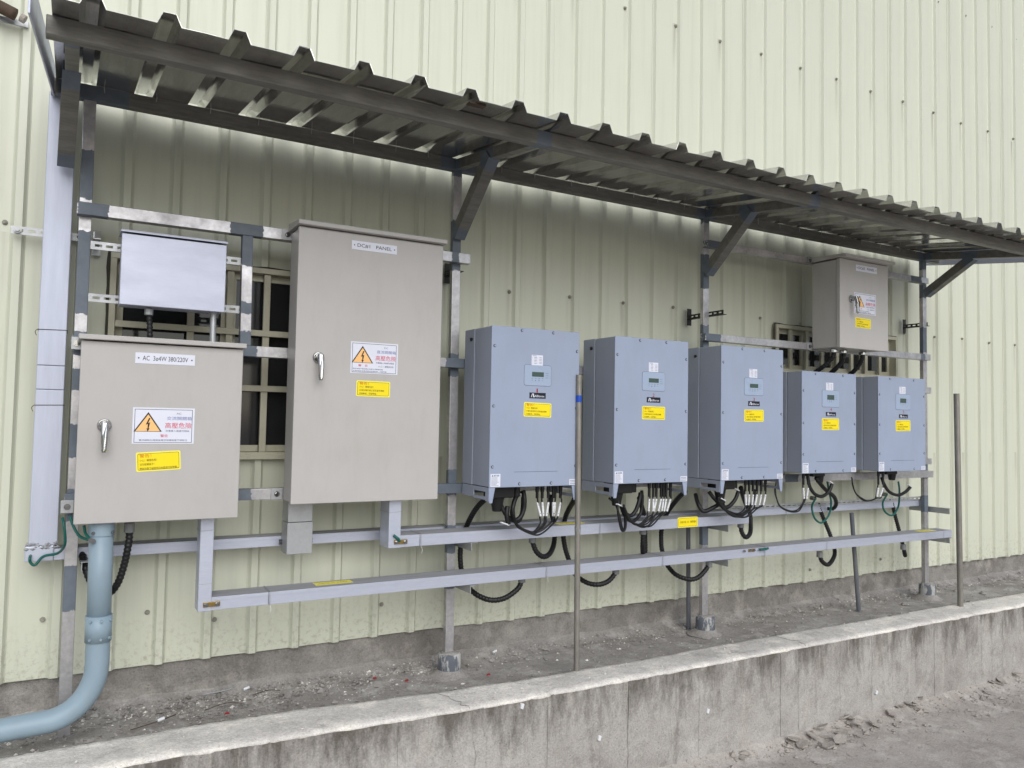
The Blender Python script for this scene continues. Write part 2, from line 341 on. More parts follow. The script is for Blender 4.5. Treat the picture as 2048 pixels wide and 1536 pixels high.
PATHS={'inv1_ac':[(1.4335,-0.34,-0.2899),(1.4286,-0.31,-0.3066),(1.4232,-0.25,-0.3456),(1.42,-0.2,-0.3942),(1.4219,-0.16,-0.4381),(1.4089,-0.15,-0.4875),(1.4043,-0.15,-0.5261),(1.4054,-0.15,-0.57),(1.4147,-0.15,-0.6193),(1.4333,-0.17,-0.6705),(1.4574,-0.21,-0.6986),(1.4995,-0.245,-0.7137),(1.5576,-0.25,-0.7096),(1.6135,-0.25,-0.6809),(1.6317,-0.25,-0.6532),(1.6343,-0.25,-0.6363)],'inv1_dc':[(1.6814,-0.25,-0.4797),(1.686,-0.25,-0.5047),(1.7031,-0.25,-0.538),(1.7391,-0.245,-0.5597),(1.7866,-0.22,-0.5533),(1.8313,-0.18,-0.5239),(1.8477,-0.16,-0.4811),(1.8438,-0.16,-0.4393),(1.8066,-0.2,-0.3915),(1.7353,-0.3,-0.3328),(1.7092,-0.34,-0.3034)],'inv2_ac':[(1.8306,-0.34,-0.3024),(1.8464,-0.3,-0.3317),(1.8797,-0.22,-0.3718),(1.9018,-0.16,-0.4159),(1.8999,-0.15,-0.4643),(1.9006,-0.15,-0.5064),(1.9111,-0.15,-0.5543),(1.9278,-0.15,-0.5975),(1.9444,-0.155,-0.6452),(1.9598,-0.18,-0.6735),(1.9834,-0.22,-0.6931),(2.0197,-0.25,-0.6968),(2.0714,-0.25,-0.6857),(2.1039,-0.25,-0.6569),(2.1089,-0.25,-0.6416)],'inv2_dc':[(2.2569,-0.25,-0.4782),(2.2574,-0.25,-0.5132),(2.2647,-0.24,-0.5529),(2.3008,-0.2,-0.594),(2.3369,-0.165,-0.6158),(2.3713,-0.13,-0.6041),(2.379,-0.12,-0.561),(2.3759,-0.12,-0.4929),(2.3617,-0.13,-0.4288),(2.2894,-0.2,-0.3792),(2.1936,-0.3,-0.3281)],'inv3_ac':[(2.4242,-0.34,-0.302),(2.4318,-0.3,-0.325),(2.4598,-0.22,-0.3725),(2.4685,-0.16,-0.4301),(2.452,-0.15,-0.493),(2.4488,-0.15,-0.5383),(2.4532,-0.15,-0.5895),(2.4761,-0.15,-0.6478),(2.4939,-0.16,-0.6815),(2.5036,-0.2,-0.7063),(2.5422,-0.24,-0.7208),(2.5894,-0.25,-0.7128),(2.6376,-0.25,-0.6795),(2.6549,-0.25,-0.6536)],'inv3_dc':[(2.8593,-0.25,-0.4792),(2.8664,-0.25,-0.5183),(2.8932,-0.25,-0.5458),(2.9547,-0.22,-0.5342),(3.002,-0.18,-0.4912),(3.0052,-0.17,-0.4415),(2.9427,-0.2,-0.3851),(2.8388,-0.28,-0.3315),(2.7769,-0.33,-0.2976)],'inv4_tray':[(3.3346,-0.3,-0.2631),(3.3679,-0.3,-0.2936),(3.4506,-0.27,-0.332),(3.5523,-0.24,-0.3721),(3.6086,-0.21,-0.4158),(3.6211,-0.18,-0.4444),(3.6141,-0.15,-0.4474)],'inv4_green':[(3.4929,-0.17,-0.3861),(3.4297,-0.2,-0.4255),(3.4368,-0.21,-0.482),(3.4894,-0.21,-0.5098),(3.5474,-0.21,-0.4755),(3.5557,-0.22,-0.4128),(3.4884,-0.26,-0.3415),(3.4239,-0.3,-0.2874)],'inv4_ac':[(3.5587,-0.13,-0.4142),(3.6037,-0.13,-0.495),(3.6447,-0.14,-0.5829),(3.6486,-0.165,-0.6507),(3.6058,-0.2,-0.6934),(3.508,-0.24,-0.7244),(3.4439,-0.25,-0.7006),(3.427,-0.25,-0.6617)],'inv4_loop':[(3.2742,-0.3,-0.2545),(3.2906,-0.3,-0.3065),(3.3168,-0.31,-0.3455),(3.3721,-0.31,-0.3583),(3.4225,-0.31,-0.3352),(3.4474,-0.31,-0.2984)],'inv5_green':[(4.0992,-0.17,-0.3838),(4.0175,-0.2,-0.4278),(4.025,-0.21,-0.4761),(4.0905,-0.21,-0.4962),(4.1441,-0.21,-0.4479),(4.0797,-0.26,-0.3546),(4.0262,-0.29,-0.302)],'inv5_ac':[(4.1948,-0.13,-0.4201),(4.2351,-0.13,-0.5235),(4.2607,-0.14,-0.6169),(4.242,-0.175,-0.6953),(4.189,-0.22,-0.7265),(4.1447,-0.245,-0.7072),(4.1268,-0.25,-0.6685)],'inv5_loop':[(3.8672,-0.3,-0.2738),(3.8834,-0.3,-0.3059),(3.9129,-0.31,-0.3495),(3.9896,-0.31,-0.3717),(4.0547,-0.31,-0.3576),(4.1024,-0.31,-0.3306)],'ac_cond':[(0.1908,-0.28,-0.3527),(0.1919,-0.28,-0.3845),(0.1878,-0.28,-0.4264),(0.1806,-0.27,-0.475),(0.1665,-0.26,-0.5283),(0.1449,-0.24,-0.5619),(0.1174,-0.22,-0.5633),(0.093,-0.2,-0.5279),(0.0778,-0.18,-0.4878),(0.0688,-0.14,-0.4561),(0.0679,-0.1,-0.4405)],'dc2_a':[(3.4605,-0.31,0.3804),(3.4571,-0.31,0.3649),(3.454,-0.29,0.3392),(3.4404,-0.26,0.3093),(3.4329,-0.22,0.2839),(3.3891,-0.2,0.2479)],'dc2_b':[(3.5382,-0.31,0.3772),(3.5381,-0.31,0.3618),(3.5409,-0.29,0.3322),(3.5388,-0.26,0.3026),(3.549,-0.22,0.2814),(3.5157,-0.2,0.2454)],'dc2_c':[(3.6931,-0.31,0.3823),(3.6906,-0.31,0.3664),(3.696,-0.29,0.3364),(3.694,-0.26,0.3022),(3.7049,-0.22,0.2806),(3.6826,-0.2,0.2524)],'steel_a':[(0.224,-0.25,0.3354),(0.2268,-0.25,0.3001),(0.2303,-0.25,0.2423)],'steel_b':[(0.4196,-0.25,0.349),(0.4213,-0.25,0.2989),(0.4204,-0.25,0.2319)],'gnd1':[(0.0285,-0.25,-0.3172),(0.0386,-0.27,-0.3462),(0.0575,-0.29,-0.3754),(0.0909,-0.33,-0.3845)],'gnd2':[(0.0084,-0.235,-0.3232),(0.0139,-0.25,-0.3475),(0.0182,-0.24,-0.4007),(0.0013,-0.18,-0.4373),(-0.0374,-0.16,-0.4482),(-0.059,-0.16,-0.4729),(-0.0715,-0.16,-0.4641),(-0.0734,-0.16,-0.451),(-0.0723,-0.13,-0.4453)],'gnd3':[(0.066,-0.3,-0.3413),(0.0702,-0.31,-0.3632),(0.0837,-0.34,-0.3801)],'inv1_loop':[(1.5685,-0.36,-0.2733),(1.5688,-0.37,-0.3056),(1.5668,-0.37,-0.3433),(1.551,-0.37,-0.3756),(1.5265,-0.37,-0.3839),(1.515,-0.37,-0.3553),(1.5307,-0.36,-0.31),(1.5579,-0.35,-0.2787)],'inv2_loop':[(2.1512,-0.36,-0.3002),(2.1337,-0.37,-0.3401),(2.1145,-0.37,-0.378),(2.0919,-0.37,-0.3924),(2.0659,-0.37,-0.3836),(2.0526,-0.37,-0.3576)],'inv2_loop2':[(2.0265,-0.37,-0.3261),(2.0163,-0.38,-0.3702),(2.0333,-0.38,-0.4417),(2.0494,-0.38,-0.4527),(2.0588,-0.38,-0.4329),(2.0579,-0.38,-0.377),(2.059,-0.37,-0.3578)],'inv2_loop3':[(1.9982,-0.34,-0.3179),(2.0185,-0.36,-0.342),(2.0268,-0.375,-0.3864),(2.0469,-0.375,-0.4482),(2.0615,-0.37,-0.4343),(2.063,-0.365,-0.3636)],'inv3_loop':[(2.5581,-0.26,-0.3281),(2.5373,-0.3,-0.3672),(2.5518,-0.32,-0.399),(2.591,-0.34,-0.3818),(2.6393,-0.36,-0.3516)],'inv3_loop2':[(2.5729,-0.33,-0.3089),(2.5899,-0.35,-0.3409),(2.6257,-0.36,-0.3744),(2.667,-0.36,-0.378),(2.7085,-0.36,-0.3472),(2.7289,-0.36,-0.3108)],'x1a':[(1.4656,-0.35,-0.2947),(1.4772,-0.36,-0.3408),(1.5076,-0.365,-0.3789),(1.5489,-0.36,-0.3908),(1.5687,-0.355,-0.3545),(1.5749,-0.35,-0.2982)],'x1b':[(1.4957,-0.365,-0.3316),(1.4909,-0.37,-0.3636),(1.4987,-0.37,-0.3989)],'x2a':[(2.0436,-0.365,-0.3526),(2.0739,-0.36,-0.4004),(2.1213,-0.35,-0.4192),(2.1687,-0.34,-0.3914),(2.178,-0.34,-0.3342),(2.174,-0.34,-0.2922)],'x3a':[(2.6254,-0.36,-0.3378),(2.6491,-0.355,-0.3858),(2.71,-0.35,-0.4225),(2.7864,-0.34,-0.4202),(2.8544,-0.33,-0.3689),(2.8687,-0.33,-0.307)],'dc1':[{'path':[(1.6261,-0.37,-0.298),(1.6265,-0.37,-0.3156),(1.6441,-0.37,-0.3774),(1.6407,-0.37,-0.4083),(1.6158,-0.37,-0.4308),(1.588,-0.37,-0.434),(1.5434,-0.37,-0.4081),(1.5236,-0.37,-0.3744),(1.5175,-0.37,-0.3413)],'tag':[(1.6241,-0.374,-0.319),(1.6415,-0.374,-0.3745)]},{'path':[(1.6499,-0.37,-0.2987),(1.6502,-0.37,-0.3165),(1.6571,-0.37,-0.378),(1.6506,-0.374,-0.4073),(1.6201,-0.374,-0.4319),(1.5895,-0.374,-0.4354),(1.5427,-0.374,-0.4085),(1.5213,-0.374,-0.3738),(1.5152,-0.374,-0.3408)],'tag':[(1.6478,-0.374,-0.3198),(1.6545,-0.374,-0.375)]},{'path':[(1.6784,-0.37,-0.2997),(1.6787,-0.37,-0.3175),(1.6702,-0.37,-0.3786),(1.6606,-0.378,-0.4064),(1.6244,-0.378,-0.433),(1.591,-0.378,-0.4369),(1.542,-0.378,-0.4089),(1.519,-0.378,-0.3732),(1.5128,-0.378,-0.3403)],'tag':[(1.6763,-0.374,-0.3208),(1.6676,-0.374,-0.3756)]},{'path':[(1.7014,-0.37,-0.3004),(1.7018,-0.37,-0.3183),(1.7029,-0.37,-0.3801),(1.6705,-0.382,-0.4054),(1.6287,-0.382,-0.4342),(1.5925,-0.382,-0.4383),(1.5413,-0.382,-0.4093),(1.5167,-0.382,-0.3727),(1.5105,-0.382,-0.3398)],'tag':[(1.6992,-0.374,-0.3216),(1.7003,-0.374,-0.3771)]},{'path':[(1.7101,-0.37,-0.3007),(1.7104,-0.37,-0.3186),(1.7047,-0.37,-0.3801),(1.6805,-0.386,-0.4044),(1.633,-0.386,-0.4353),(1.594,-0.386,-0.4397),(1.5406,-0.386,-0.4097),(1.5143,-0.386,-0.3721),(1.5082,-0.386,-0.3393)],'tag':[(1.7079,-0.374,-0.322),(1.702,-0.374,-0.3772)]},{'path':[(1.7362,-0.37,-0.3015),(1.7366,-0.37,-0.3195),(1.7244,-0.37,-0.381),(1.6905,-0.39,-0.4035),(1.6373,-0.39,-0.4364),(1.5955,-0.39,-0.4412),(1.5399,-0.39,-0.4101),(1.512,-0.39,-0.3715),(1.5059,-0.39,-0.3387)],'tag':[(1.734,-0.374,-0.3229),(1.7217,-0.374,-0.378)]}],'dc2':[{'path':[(2.1911,-0.37,-0.311),(2.1913,-0.37,-0.3214),(2.188,-0.37,-0.381),(2.1777,-0.37,-0.4039),(2.1448,-0.37,-0.4282),(2.1119,-0.37,-0.4266),(2.0791,-0.37,-0.4046),(2.0657,-0.37,-0.3734),(2.0557,-0.37,-0.3475)],'tag':[(2.188,-0.374,-0.325),(2.1847,-0.374,-0.3779)]},{'path':[(2.2133,-0.37,-0.3117),(2.2135,-0.37,-0.3221),(2.2122,-0.37,-0.3821),(2.1863,-0.374,-0.4028),(2.1508,-0.374,-0.4291),(2.1153,-0.374,-0.4283),(2.0786,-0.374,-0.4061),(2.0626,-0.374,-0.3728),(2.0525,-0.374,-0.347)],'tag':[(2.2102,-0.374,-0.3258),(2.2088,-0.374,-0.3789)]},{'path':[(2.2303,-0.37,-0.3122),(2.2304,-0.37,-0.3227),(2.2163,-0.37,-0.3822),(2.195,-0.378,-0.4017),(2.1568,-0.378,-0.4299),(2.1186,-0.378,-0.4301),(2.078,-0.378,-0.4077),(2.0594,-0.378,-0.3722),(2.0494,-0.378,-0.3464)],'tag':[(2.2271,-0.374,-0.3264),(2.2129,-0.374,-0.379)]},{'path':[(2.2561,-0.37,-0.313),(2.2563,-0.37,-0.3235),(2.242,-0.37,-0.3833),(2.2037,-0.382,-0.4006),(2.1628,-0.382,-0.4307),(2.122,-0.382,-0.4318),(2.0774,-0.382,-0.4092),(2.0563,-0.382,-0.3717),(2.0463,-0.382,-0.3459)],'tag':[(2.2529,-0.374,-0.3272),(2.2386,-0.374,-0.3801)]},{'path':[(2.2698,-0.37,-0.3134),(2.27,-0.37,-0.324),(2.2618,-0.37,-0.3841),(2.2124,-0.386,-0.3995),(2.1688,-0.386,-0.4316),(2.1253,-0.386,-0.4335),(2.0769,-0.386,-0.4107),(2.0531,-0.386,-0.3711),(2.0432,-0.386,-0.3454)],'tag':[(2.2666,-0.374,-0.3277),(2.2583,-0.374,-0.3809)]},{'path':[(2.285,-0.37,-0.3139),(2.2851,-0.37,-0.3245),(2.2735,-0.37,-0.3846),(2.2212,-0.39,-0.3984),(2.1748,-0.39,-0.4324),(2.1286,-0.39,-0.4352),(2.0763,-0.39,-0.4123),(2.05,-0.39,-0.3705),(2.04,-0.39,-0.3449)],'tag':[(2.2817,-0.374,-0.3282),(2.27,-0.374,-0.3814)]},{'path':[(2.3092,-0.37,-0.3147),(2.3093,-0.37,-0.3253),(2.2893,-0.37,-0.3853),(2.2299,-0.394,-0.3973),(2.1808,-0.394,-0.4332),(2.132,-0.394,-0.4369),(2.0757,-0.394,-0.4138),(2.0469,-0.394,-0.37),(2.0369,-0.394,-0.3443)],'tag':[(2.3059,-0.374,-0.329),(2.2858,-0.374,-0.3821)]}],'dc3':[{'path':[(2.7637,-0.37,-0.3041),(2.7637,-0.37,-0.319),(2.7689,-0.37,-0.3775),(2.7548,-0.37,-0.3986),(2.7174,-0.37,-0.4138),(2.6709,-0.37,-0.4018),(2.6249,-0.37,-0.3766),(2.6019,-0.37,-0.3427),(2.6154,-0.37,-0.3265)],'tag':[(2.7596,-0.374,-0.324),(2.7646,-0.374,-0.3735)]},{'path':[(2.7874,-0.37,-0.3048),(2.7875,-0.37,-0.3197),(2.785,-0.37,-0.3781),(2.7676,-0.374,-0.3966),(2.7245,-0.374,-0.4157),(2.6743,-0.374,-0.4062),(2.6228,-0.374,-0.3801),(2.5962,-0.374,-0.3421),(2.6114,-0.374,-0.326)],'tag':[(2.7833,-0.374,-0.3247),(2.7807,-0.374,-0.3741)]},{'path':[(2.8132,-0.37,-0.3055),(2.8133,-0.37,-0.3205),(2.807,-0.37,-0.3789),(2.7804,-0.378,-0.3947),(2.7316,-0.378,-0.4176),(2.6776,-0.378,-0.4105),(2.6206,-0.378,-0.3836),(2.5904,-0.378,-0.3415),(2.6075,-0.378,-0.3255)],'tag':[(2.8091,-0.374,-0.3255),(2.8027,-0.374,-0.3749)]},{'path':[(2.8402,-0.37,-0.3063),(2.8403,-0.37,-0.3213),(2.8261,-0.37,-0.3796),(2.7933,-0.382,-0.3927),(2.7386,-0.382,-0.4194),(2.6809,-0.382,-0.4149),(2.6185,-0.382,-0.387),(2.5847,-0.382,-0.3409),(2.6035,-0.382,-0.325)],'tag':[(2.836,-0.374,-0.3263),(2.8218,-0.374,-0.3757)]},{'path':[(2.8674,-0.37,-0.307),(2.8674,-0.37,-0.3221),(2.8551,-0.37,-0.3807),(2.8062,-0.386,-0.3908),(2.7457,-0.386,-0.4213),(2.6842,-0.386,-0.4192),(2.6163,-0.386,-0.3905),(2.5789,-0.386,-0.3403),(2.5995,-0.386,-0.3245)],'tag':[(2.8631,-0.374,-0.3271),(2.8508,-0.374,-0.3767)]},{'path':[(2.8957,-0.37,-0.3078),(2.8958,-0.37,-0.323),(2.8814,-0.37,-0.3817),(2.8191,-0.39,-0.3888),(2.7528,-0.39,-0.4232),(2.6876,-0.39,-0.4236),(2.6142,-0.39,-0.3939),(2.5732,-0.39,-0.3397),(2.5955,-0.39,-0.324)],'tag':[(2.8914,-0.374,-0.328),(2.877,-0.374,-0.3777)]}],'dc4':[{'path':[(3.2308,-0.31,-0.2895),(3.2308,-0.31,-0.3056),(3.2353,-0.31,-0.37),(3.2192,-0.31,-0.3986),(3.1819,-0.31,-0.4226),(3.1293,-0.31,-0.424),(3.0669,-0.31,-0.3986),(3.0359,-0.31,-0.3561),(3.0276,-0.31,-0.3167),(3.0356,-0.31,-0.2777)],'tag':[(3.226,-0.314,-0.311),(3.2304,-0.314,-0.3658)]},{'path':[(3.2654,-0.31,-0.2903),(3.2654,-0.31,-0.3065),(3.2547,-0.31,-0.3707),(3.2273,-0.314,-0.3941),(3.1857,-0.314,-0.4223),(3.1309,-0.314,-0.4251),(3.0644,-0.314,-0.4002),(3.0314,-0.314,-0.3556),(3.0231,-0.314,-0.3162),(3.0311,-0.314,-0.2773)],'tag':[(3.2606,-0.314,-0.3119),(3.2498,-0.314,-0.3665)]}],'dc5':[{'path':[(3.8228,-0.31,-0.3036),(3.8227,-0.31,-0.3209),(3.81,-0.31,-0.3778),(3.7878,-0.31,-0.3826),(3.7387,-0.31,-0.3949),(3.6904,-0.31,-0.387),(3.6367,-0.31,-0.353),(3.6095,-0.31,-0.3062),(3.6014,-0.31,-0.2677)],'tag':[(3.817,-0.314,-0.3267),(3.8044,-0.314,-0.3733)]},{'path':[(3.8627,-0.31,-0.3046),(3.8626,-0.31,-0.322),(3.8373,-0.31,-0.3787),(3.7994,-0.314,-0.3794),(3.7453,-0.314,-0.3947),(3.6945,-0.314,-0.3899),(3.636,-0.314,-0.3557),(3.6042,-0.314,-0.3057),(3.596,-0.314,-0.2673)],'tag':[(3.8569,-0.314,-0.3278),(3.8316,-0.314,-0.3742)]}]}
# ---------------------------------------------------------------- ground, retaining kerb, yard
def grid_sheet(name, xs, ys, zf, mat):
    vs = [(x, y, zf(x, y)) for y in ys for x in xs]; n = len(xs)
    fs = [(j * n + i, j * n + i + 1, (j + 1) * n + i + 1, (j + 1) * n + i) for j in range(len(ys) - 1) for i in range(n - 1)]
    return kind(MB().add(vs, fs).build(name, mat, smooth=True), 'structure')
def frange(a, b, s):
    n = int(round((b - a) / s)); return [a + (b - a) * i / n for i in range(n + 1)]
def nz(x, y, z, s): return noise.noise(Vector((x * s, y * s, z * s)))
KI, KO, GZ, LZ = -.445, -.605, -1.0, -1.37           # kerb inner and outer face, upper and lower ground level
wob = lambda x: .016 * nz(x, 3, 1, .9) + .004 * nz(x, 1, 5, 5)
kin = lambda x: KI + .085 * max(0, min(1, (1.5 - x) / .8)) + .03 * nz(x, 8, 2, 1.3) + .008 * nz(x, 4, 4, 7)
kout = lambda x: KO + .055 * max(0, min(1, (1.3 - x) / 1.0)) + wob(x) * .4
KT = -.968                                           # top of the kerb
grid_sheet('upper_ground', frange(-1.2, 7, .011), frange(-.47, .02, .011),
           lambda x, y: GZ - .004 + .008 * nz(x, y, 0, 3) + .006 * nz(x, y, 2, 11) + .004 * abs(nz(x, y, 5, 38)) + .018 * max(0, (y + .07) / .07) ** 2, 'soil')
xs = [-400, -60, -12, -4] + frange(-1.5, 7.5, .03) + [12, 40, 120, 600]
ys = [-900, -200, -60, -20, -8, -4, -3] + frange(-2.4, -.52, .03)
grid_sheet('yard_ground', xs, ys, lambda x, y: LZ + (.012 * nz(x, y, 0, 1.7) + .006 * nz(x, y, 3, 8) + .003 * nz(x, y, 6, 25) if -1.6 < x < 7.6 and y > -2.5 else 0)
           + (.035 * max(0, (y + .70) / .1) ** 1.5 if y > -.70 else 0), 'yard')

kerb = thing('retaining_kerb', (2.5, -.43, LZ), 'long weathered concrete kerb wall with pale crusted top along the yard', 'kerb')
# front face: board-marked columns, each at its own depth, open joints between them
mb = MB(); x = -2.0; rows = [-1.47] + frange(-1.44, KT - .012, .03)
while x < 7.5:
    w = random.uniform(.085, .15); dy = random.uniform(-.0009, .0009); n = 5; jw = random.choice((0, .0001, .0002, .0005)); cols = [x + jw] + [x + w * k / n for k in range(1, n)] + [x + w - jw]
    vs = []
    for z in rows:
        for c_ in cols:
            vs.append((c_, kout(c_) + dy + .004 * nz(c_, 2, z, 9) + .0035 * nz(c_, 7, z, 30) + (.006 * max(0, nz(c_, 1, z, 22) - .3) if z > KT - .05 else 0), z))
    k = len(cols)
    fs = [(j * k + i, j * k + i + 1, (j + 1) * k + i + 1, (j + 1) * k + i) for j in range(len(rows) - 1) for i in range(k - 1)]
    mb.add(vs, fs); x += w
mb.add([(-2, KO + .06, -1.47), (7.5, KO + .06, -1.47), (7.5, KO + .06, KT - .012), (-2, KO + .06, KT - .012)], [(0, 1, 2, 3)])
mb.build('board_marked_face', 'kerb', kerb, smooth=False)
# coping: rough slab with a ragged front arris
xs = frange(-2, 7.5, .014); mb = MB(); vs = []; nb = 12
for x in xs:
    yi, yo = kin(x), kout(x)
    e = .003 * nz(x, 0, 3, 20) + .003 * nz(x, 2, 2, 60) + .014 * max(0, nz(x, 6, 2, 8) - .3)
    prof = [(yi + .002, GZ - .03), (yi - .004, KT - .004)]
    for k in range(nb):
        t = (k + .5) / nb; y = yi + (yo - yi) * t
        prof.append((y, KT + .0025 * nz(x, y, 1, 6) + .002 * nz(x, y, 4, 30) + .0015 * nz(x, y, 8, 80) - .003 * (t > .93)))
    prof += [(yo + .002 + e, KT - .006), (yo - .0035 + e, KT - .013 + .004 * nz(x, 5, 5, 14)), (yo + .010, KT - .022 + .012 * nz(x, 5, 5, 11))]
    vs += [(x, a, b) for a, b in prof]
k = nb + 5
fs = [(i * k + j, i * k + j + 1, (i + 1) * k + j + 1, (i + 1) * k + j) for i in range(len(xs) - 1) for j in range(k - 1)]
mb.add(vs, fs).build('coping', 'coping', kerb, smooth=True)
for x in (1.18, 2.86):                           # shrinkage cracks over the coping and down the face
    pts = []; 
    for k in range(9):
        t_ = k / 8; q = x + .04 * t_ + random.uniform(-.012, .012); pts.append((q, kin(q) + (kout(q) - kin(q)) * t_, KT + .002 + .004 * nz(q, t_, 1, 6)))
    for k in range(9): q = pts[-1][0] + random.uniform(-.008, .009); pts.append((q, kout(q) - .001, KT - .02 - .03 * k))
    MB().tube(pts, .0008, 4, smooth_n=0).build('crack', 'plinth', kerb)

# ---------------------------------------------------------------- warehouse wall: cladding, plinth, screws, windows
PIT, RX = .1567, .0265                               # rib pitch and the right foot of rib 0
WIN = [(.118, 1.16, -.155, .548), (3.352, 4.415, .292, .552)]
hall = thing('warehouse_wall', (2.5, 0, GZ), 'pale yellow-green ribbed metal wall of a warehouse on a concrete plinth', 'wall')
def rib_y(x):
    u = (x - RX + .046) % PIT
    P = [(0, 0), (.004, -.003), (.012, -.016), (.034, -.016), (.042, -.003), (.046, 0), (PIT, 0)]
    for (a, b), (c_, d) in zip(P, P[1:]):
        if a <= u <= c_: return b + (d - b) * (u - a) / (c_ - a)
    return 0
BR = [0, .004, .012, .034, .042, .046, .1]
for sidx in range(-3, 17):
    x0 = RX - .046 + sidx * 4 * PIT; x1 = x0 + 4 * PIT
    X = {round(x0, 5), round(x1, 5)}
    for k in range(4): X |= {round(x0 + k * PIT + b, 5) for b in BR}
    Z = {-.868, 4.2}
    for k in range(1, 17): Z.add(-.868 + k * .3)
    for a, b, c_, d in WIN:
        X |= {v for v in (a, b) if x0 < v < x1}
        if b > x0 and a < x1: Z |= {c_, d}
    X = sorted(X) + [x1 + .010]; Z = sorted(Z); n = len(X); vs = []
    for z in Z:
        for i, x in enumerate(X):
            u = (rib_y(min(max(x, x0 + 1e-5), x1 - 1e-5)) - (.0012 if i < 6 else 0)) if x <= x1 + 1e-4 else .0006
            vs.append((x, u + .0022 * nz(x, z, 1, 1.6), z + (.004 * nz(x, 0, 3, 2) if z < -.8 else 0)))
    fs = []
    for j in range(len(Z) - 1):
        for i in range(n - 1):
            cx, cz = (X[i] + X[i + 1]) / 2, (Z[j] + Z[j + 1]) / 2
            if any(a < cx < b and c_ < cz < d for a, b, c_, d in WIN): continue
            fs.append((j * n + i, j * n + i + 1, (j + 1) * n + i + 1, (j + 1) * n + i))
    MB().add(vs, fs).build('cladding_sheet', 'wall', hall)
MB().add([(-2.6, .11, -.9), (10.4, .11, -.9), (10.4, .11, 4.2), (-2.6, .11, 4.2)], [(0, 1, 2, 3)]).build('light_block_sheet', 'cabinet_edge', hall)  # unseen dark sheet added to stop sky light leaking through the cladding seams
# plinth with a ragged foot
xs = frange(-2, 10, .03); zs = frange(-1.03, -.84, .012)
vs = [(x, .016 + .006 * nz(x, 1, z, 5) + .004 * nz(x, 1, z, 22) - .022 * max(0, (-.97 - z) / .06) ** 1.6, z) for z in zs for x in xs]; n = len(xs)
MB().add(vs, [(j * n + i, j * n + i + 1, (j + 1) * n + i + 1, (j + 1) * n + i) for j in range(len(zs) - 1) for i in range(n - 1)]).build('concrete_plinth', 'plinth', hall, smooth=True)
# cladding screws: bonded washer and hexagon head, one mesh shared by all
sm = MB().cyl((0, 0, 0), (0, -.003, 0), .0088, 14, .0078).cyl((0, -.003, 0), (0, -.0085, 0), .0052, 6)
scr = sm.build('cladding_screw', 'galv', None); sme = scr.data; bpy.data.objects.remove(scr)
sme.materials[0] = MAT['screw']
def put_screw(x, z, y=0):
    o = bpy.data.objects.new('cladding_screw', sme); C.objects.link(o); o.parent = hall
    o.location = (x - 2.5, y - .002, z - GZ); o.rotation_euler = (random.uniform(-.12, .12), random.uniform(0, 6), random.uniform(-.12, .12))
for k in range(0, 15):
    x = 1.692 + k * .3134
    if not any(a - .03 < x < b + .03 and c_ - .03 < .575 < d + .03 for a, b, c_, d in WIN): put_screw(x + random.uniform(-.008, .008), .573 + .0016 * k + random.uniform(-.006, .006))
for k in range(0, 13): put_screw(2.318 + k * .3195 * .985 + random.uniform(-.01, .01), 2.025 + .003 * k + random.uniform(-.008, .008))
for k in range(0, 5): put_screw(4.885 + k * .315 + random.uniform(-.006, .006), 2.80 + random.uniform(-.005, .005))
for x, z in ((4.86, -.162), (5.169, -.16), (5.48, -.158), (5.8, -.16), (-.034, -.678), (.277, -.687), (.496, -.732), (1.126, -.741), (1.44, -.735), (3.634, -.80), (4.277, -.79), (4.86, -.72), (5.173, -.671), (5.49, -.69), (-.19, .61)): put_screw(x, z, -.016 if x in (.496, 1.126, 3.634) else 0)

def window(x0, x1, z0, z1, verts, hors, split):
    w = MB(); ring_plate(w, x0, x1, z0, z1, .020, -.030, .05)
    o = w.build('window', 'window', hall, bevel=.0015)
    MB().box(x0 + .012, x1 - .012, -.036, -.008, z0 - .006, z0 + .012).build('sill', 'window', o, bevel=.0015)
    xs_ = [x0 + .02] + split + [x1 - .02]
    for a, b in zip(xs_, xs_[1:]):
        s = MB(); ring_plate(s, a + .002, b - .002, z0 + .021, z1 - .021, .024, .012, .034); s.build('sash', 'window', o, bevel=.001)
        MB().box(a + .024, b - .024, .022, .026, z0 + .043, z1 - .043).build('pane', 'glass', o)
    for v in verts: MB().box(v - .012, v + .012, -.018, -.004, z0 + .0205, z1 - .0205).build('grille_bar', 'window', o, bevel=.0015)
    for h in hors: MB().box(x0 + .0205, x1 - .0205, -.028, -.0185, h - .011, h + .011).build('grille_bar', 'window', o, bevel=.0015)
    s = MB(); pts = []
    for k in range(24):
        z = z0 - .01 + (z1 - z0 + .02) * k / 23; pts.append((x0 - .004 - .014 * abs(nz(z, 2, 9, 9)) - .004, z))
    s.plate(pts + [(x0 + .002, z1), (x0 + .002, z0)], -.020, -.0172)
    pts = [(x0 + (x1 - x0) * k / 30, z1 + .003 + .012 * abs(nz(k, 4, 1, .37))) for k in range(31)]
    s.plate([(x0, z1 - .002), (x1, z1 - .002)] + pts[::-1], -.020, -.0172)
    s.build('sealant_bead', 'sealant', o)
    MB().box(x0 + .01, x1 - .01, .06, .065, z0, z1).build('unlit_room_sheet', 'cabinet_edge', o)  # dark-coloured sheet stands in for the unlit interior behind the panes
window(*WIN[0], [.380, .512, .643, .775, .905, 1.04], [.305, .10], [.512])
window(*WIN[1], [3.482, 3.612, 3.742, 3.872, 4.0, 4.13, 4.26], [], [3.62, 3.88, 4.14])

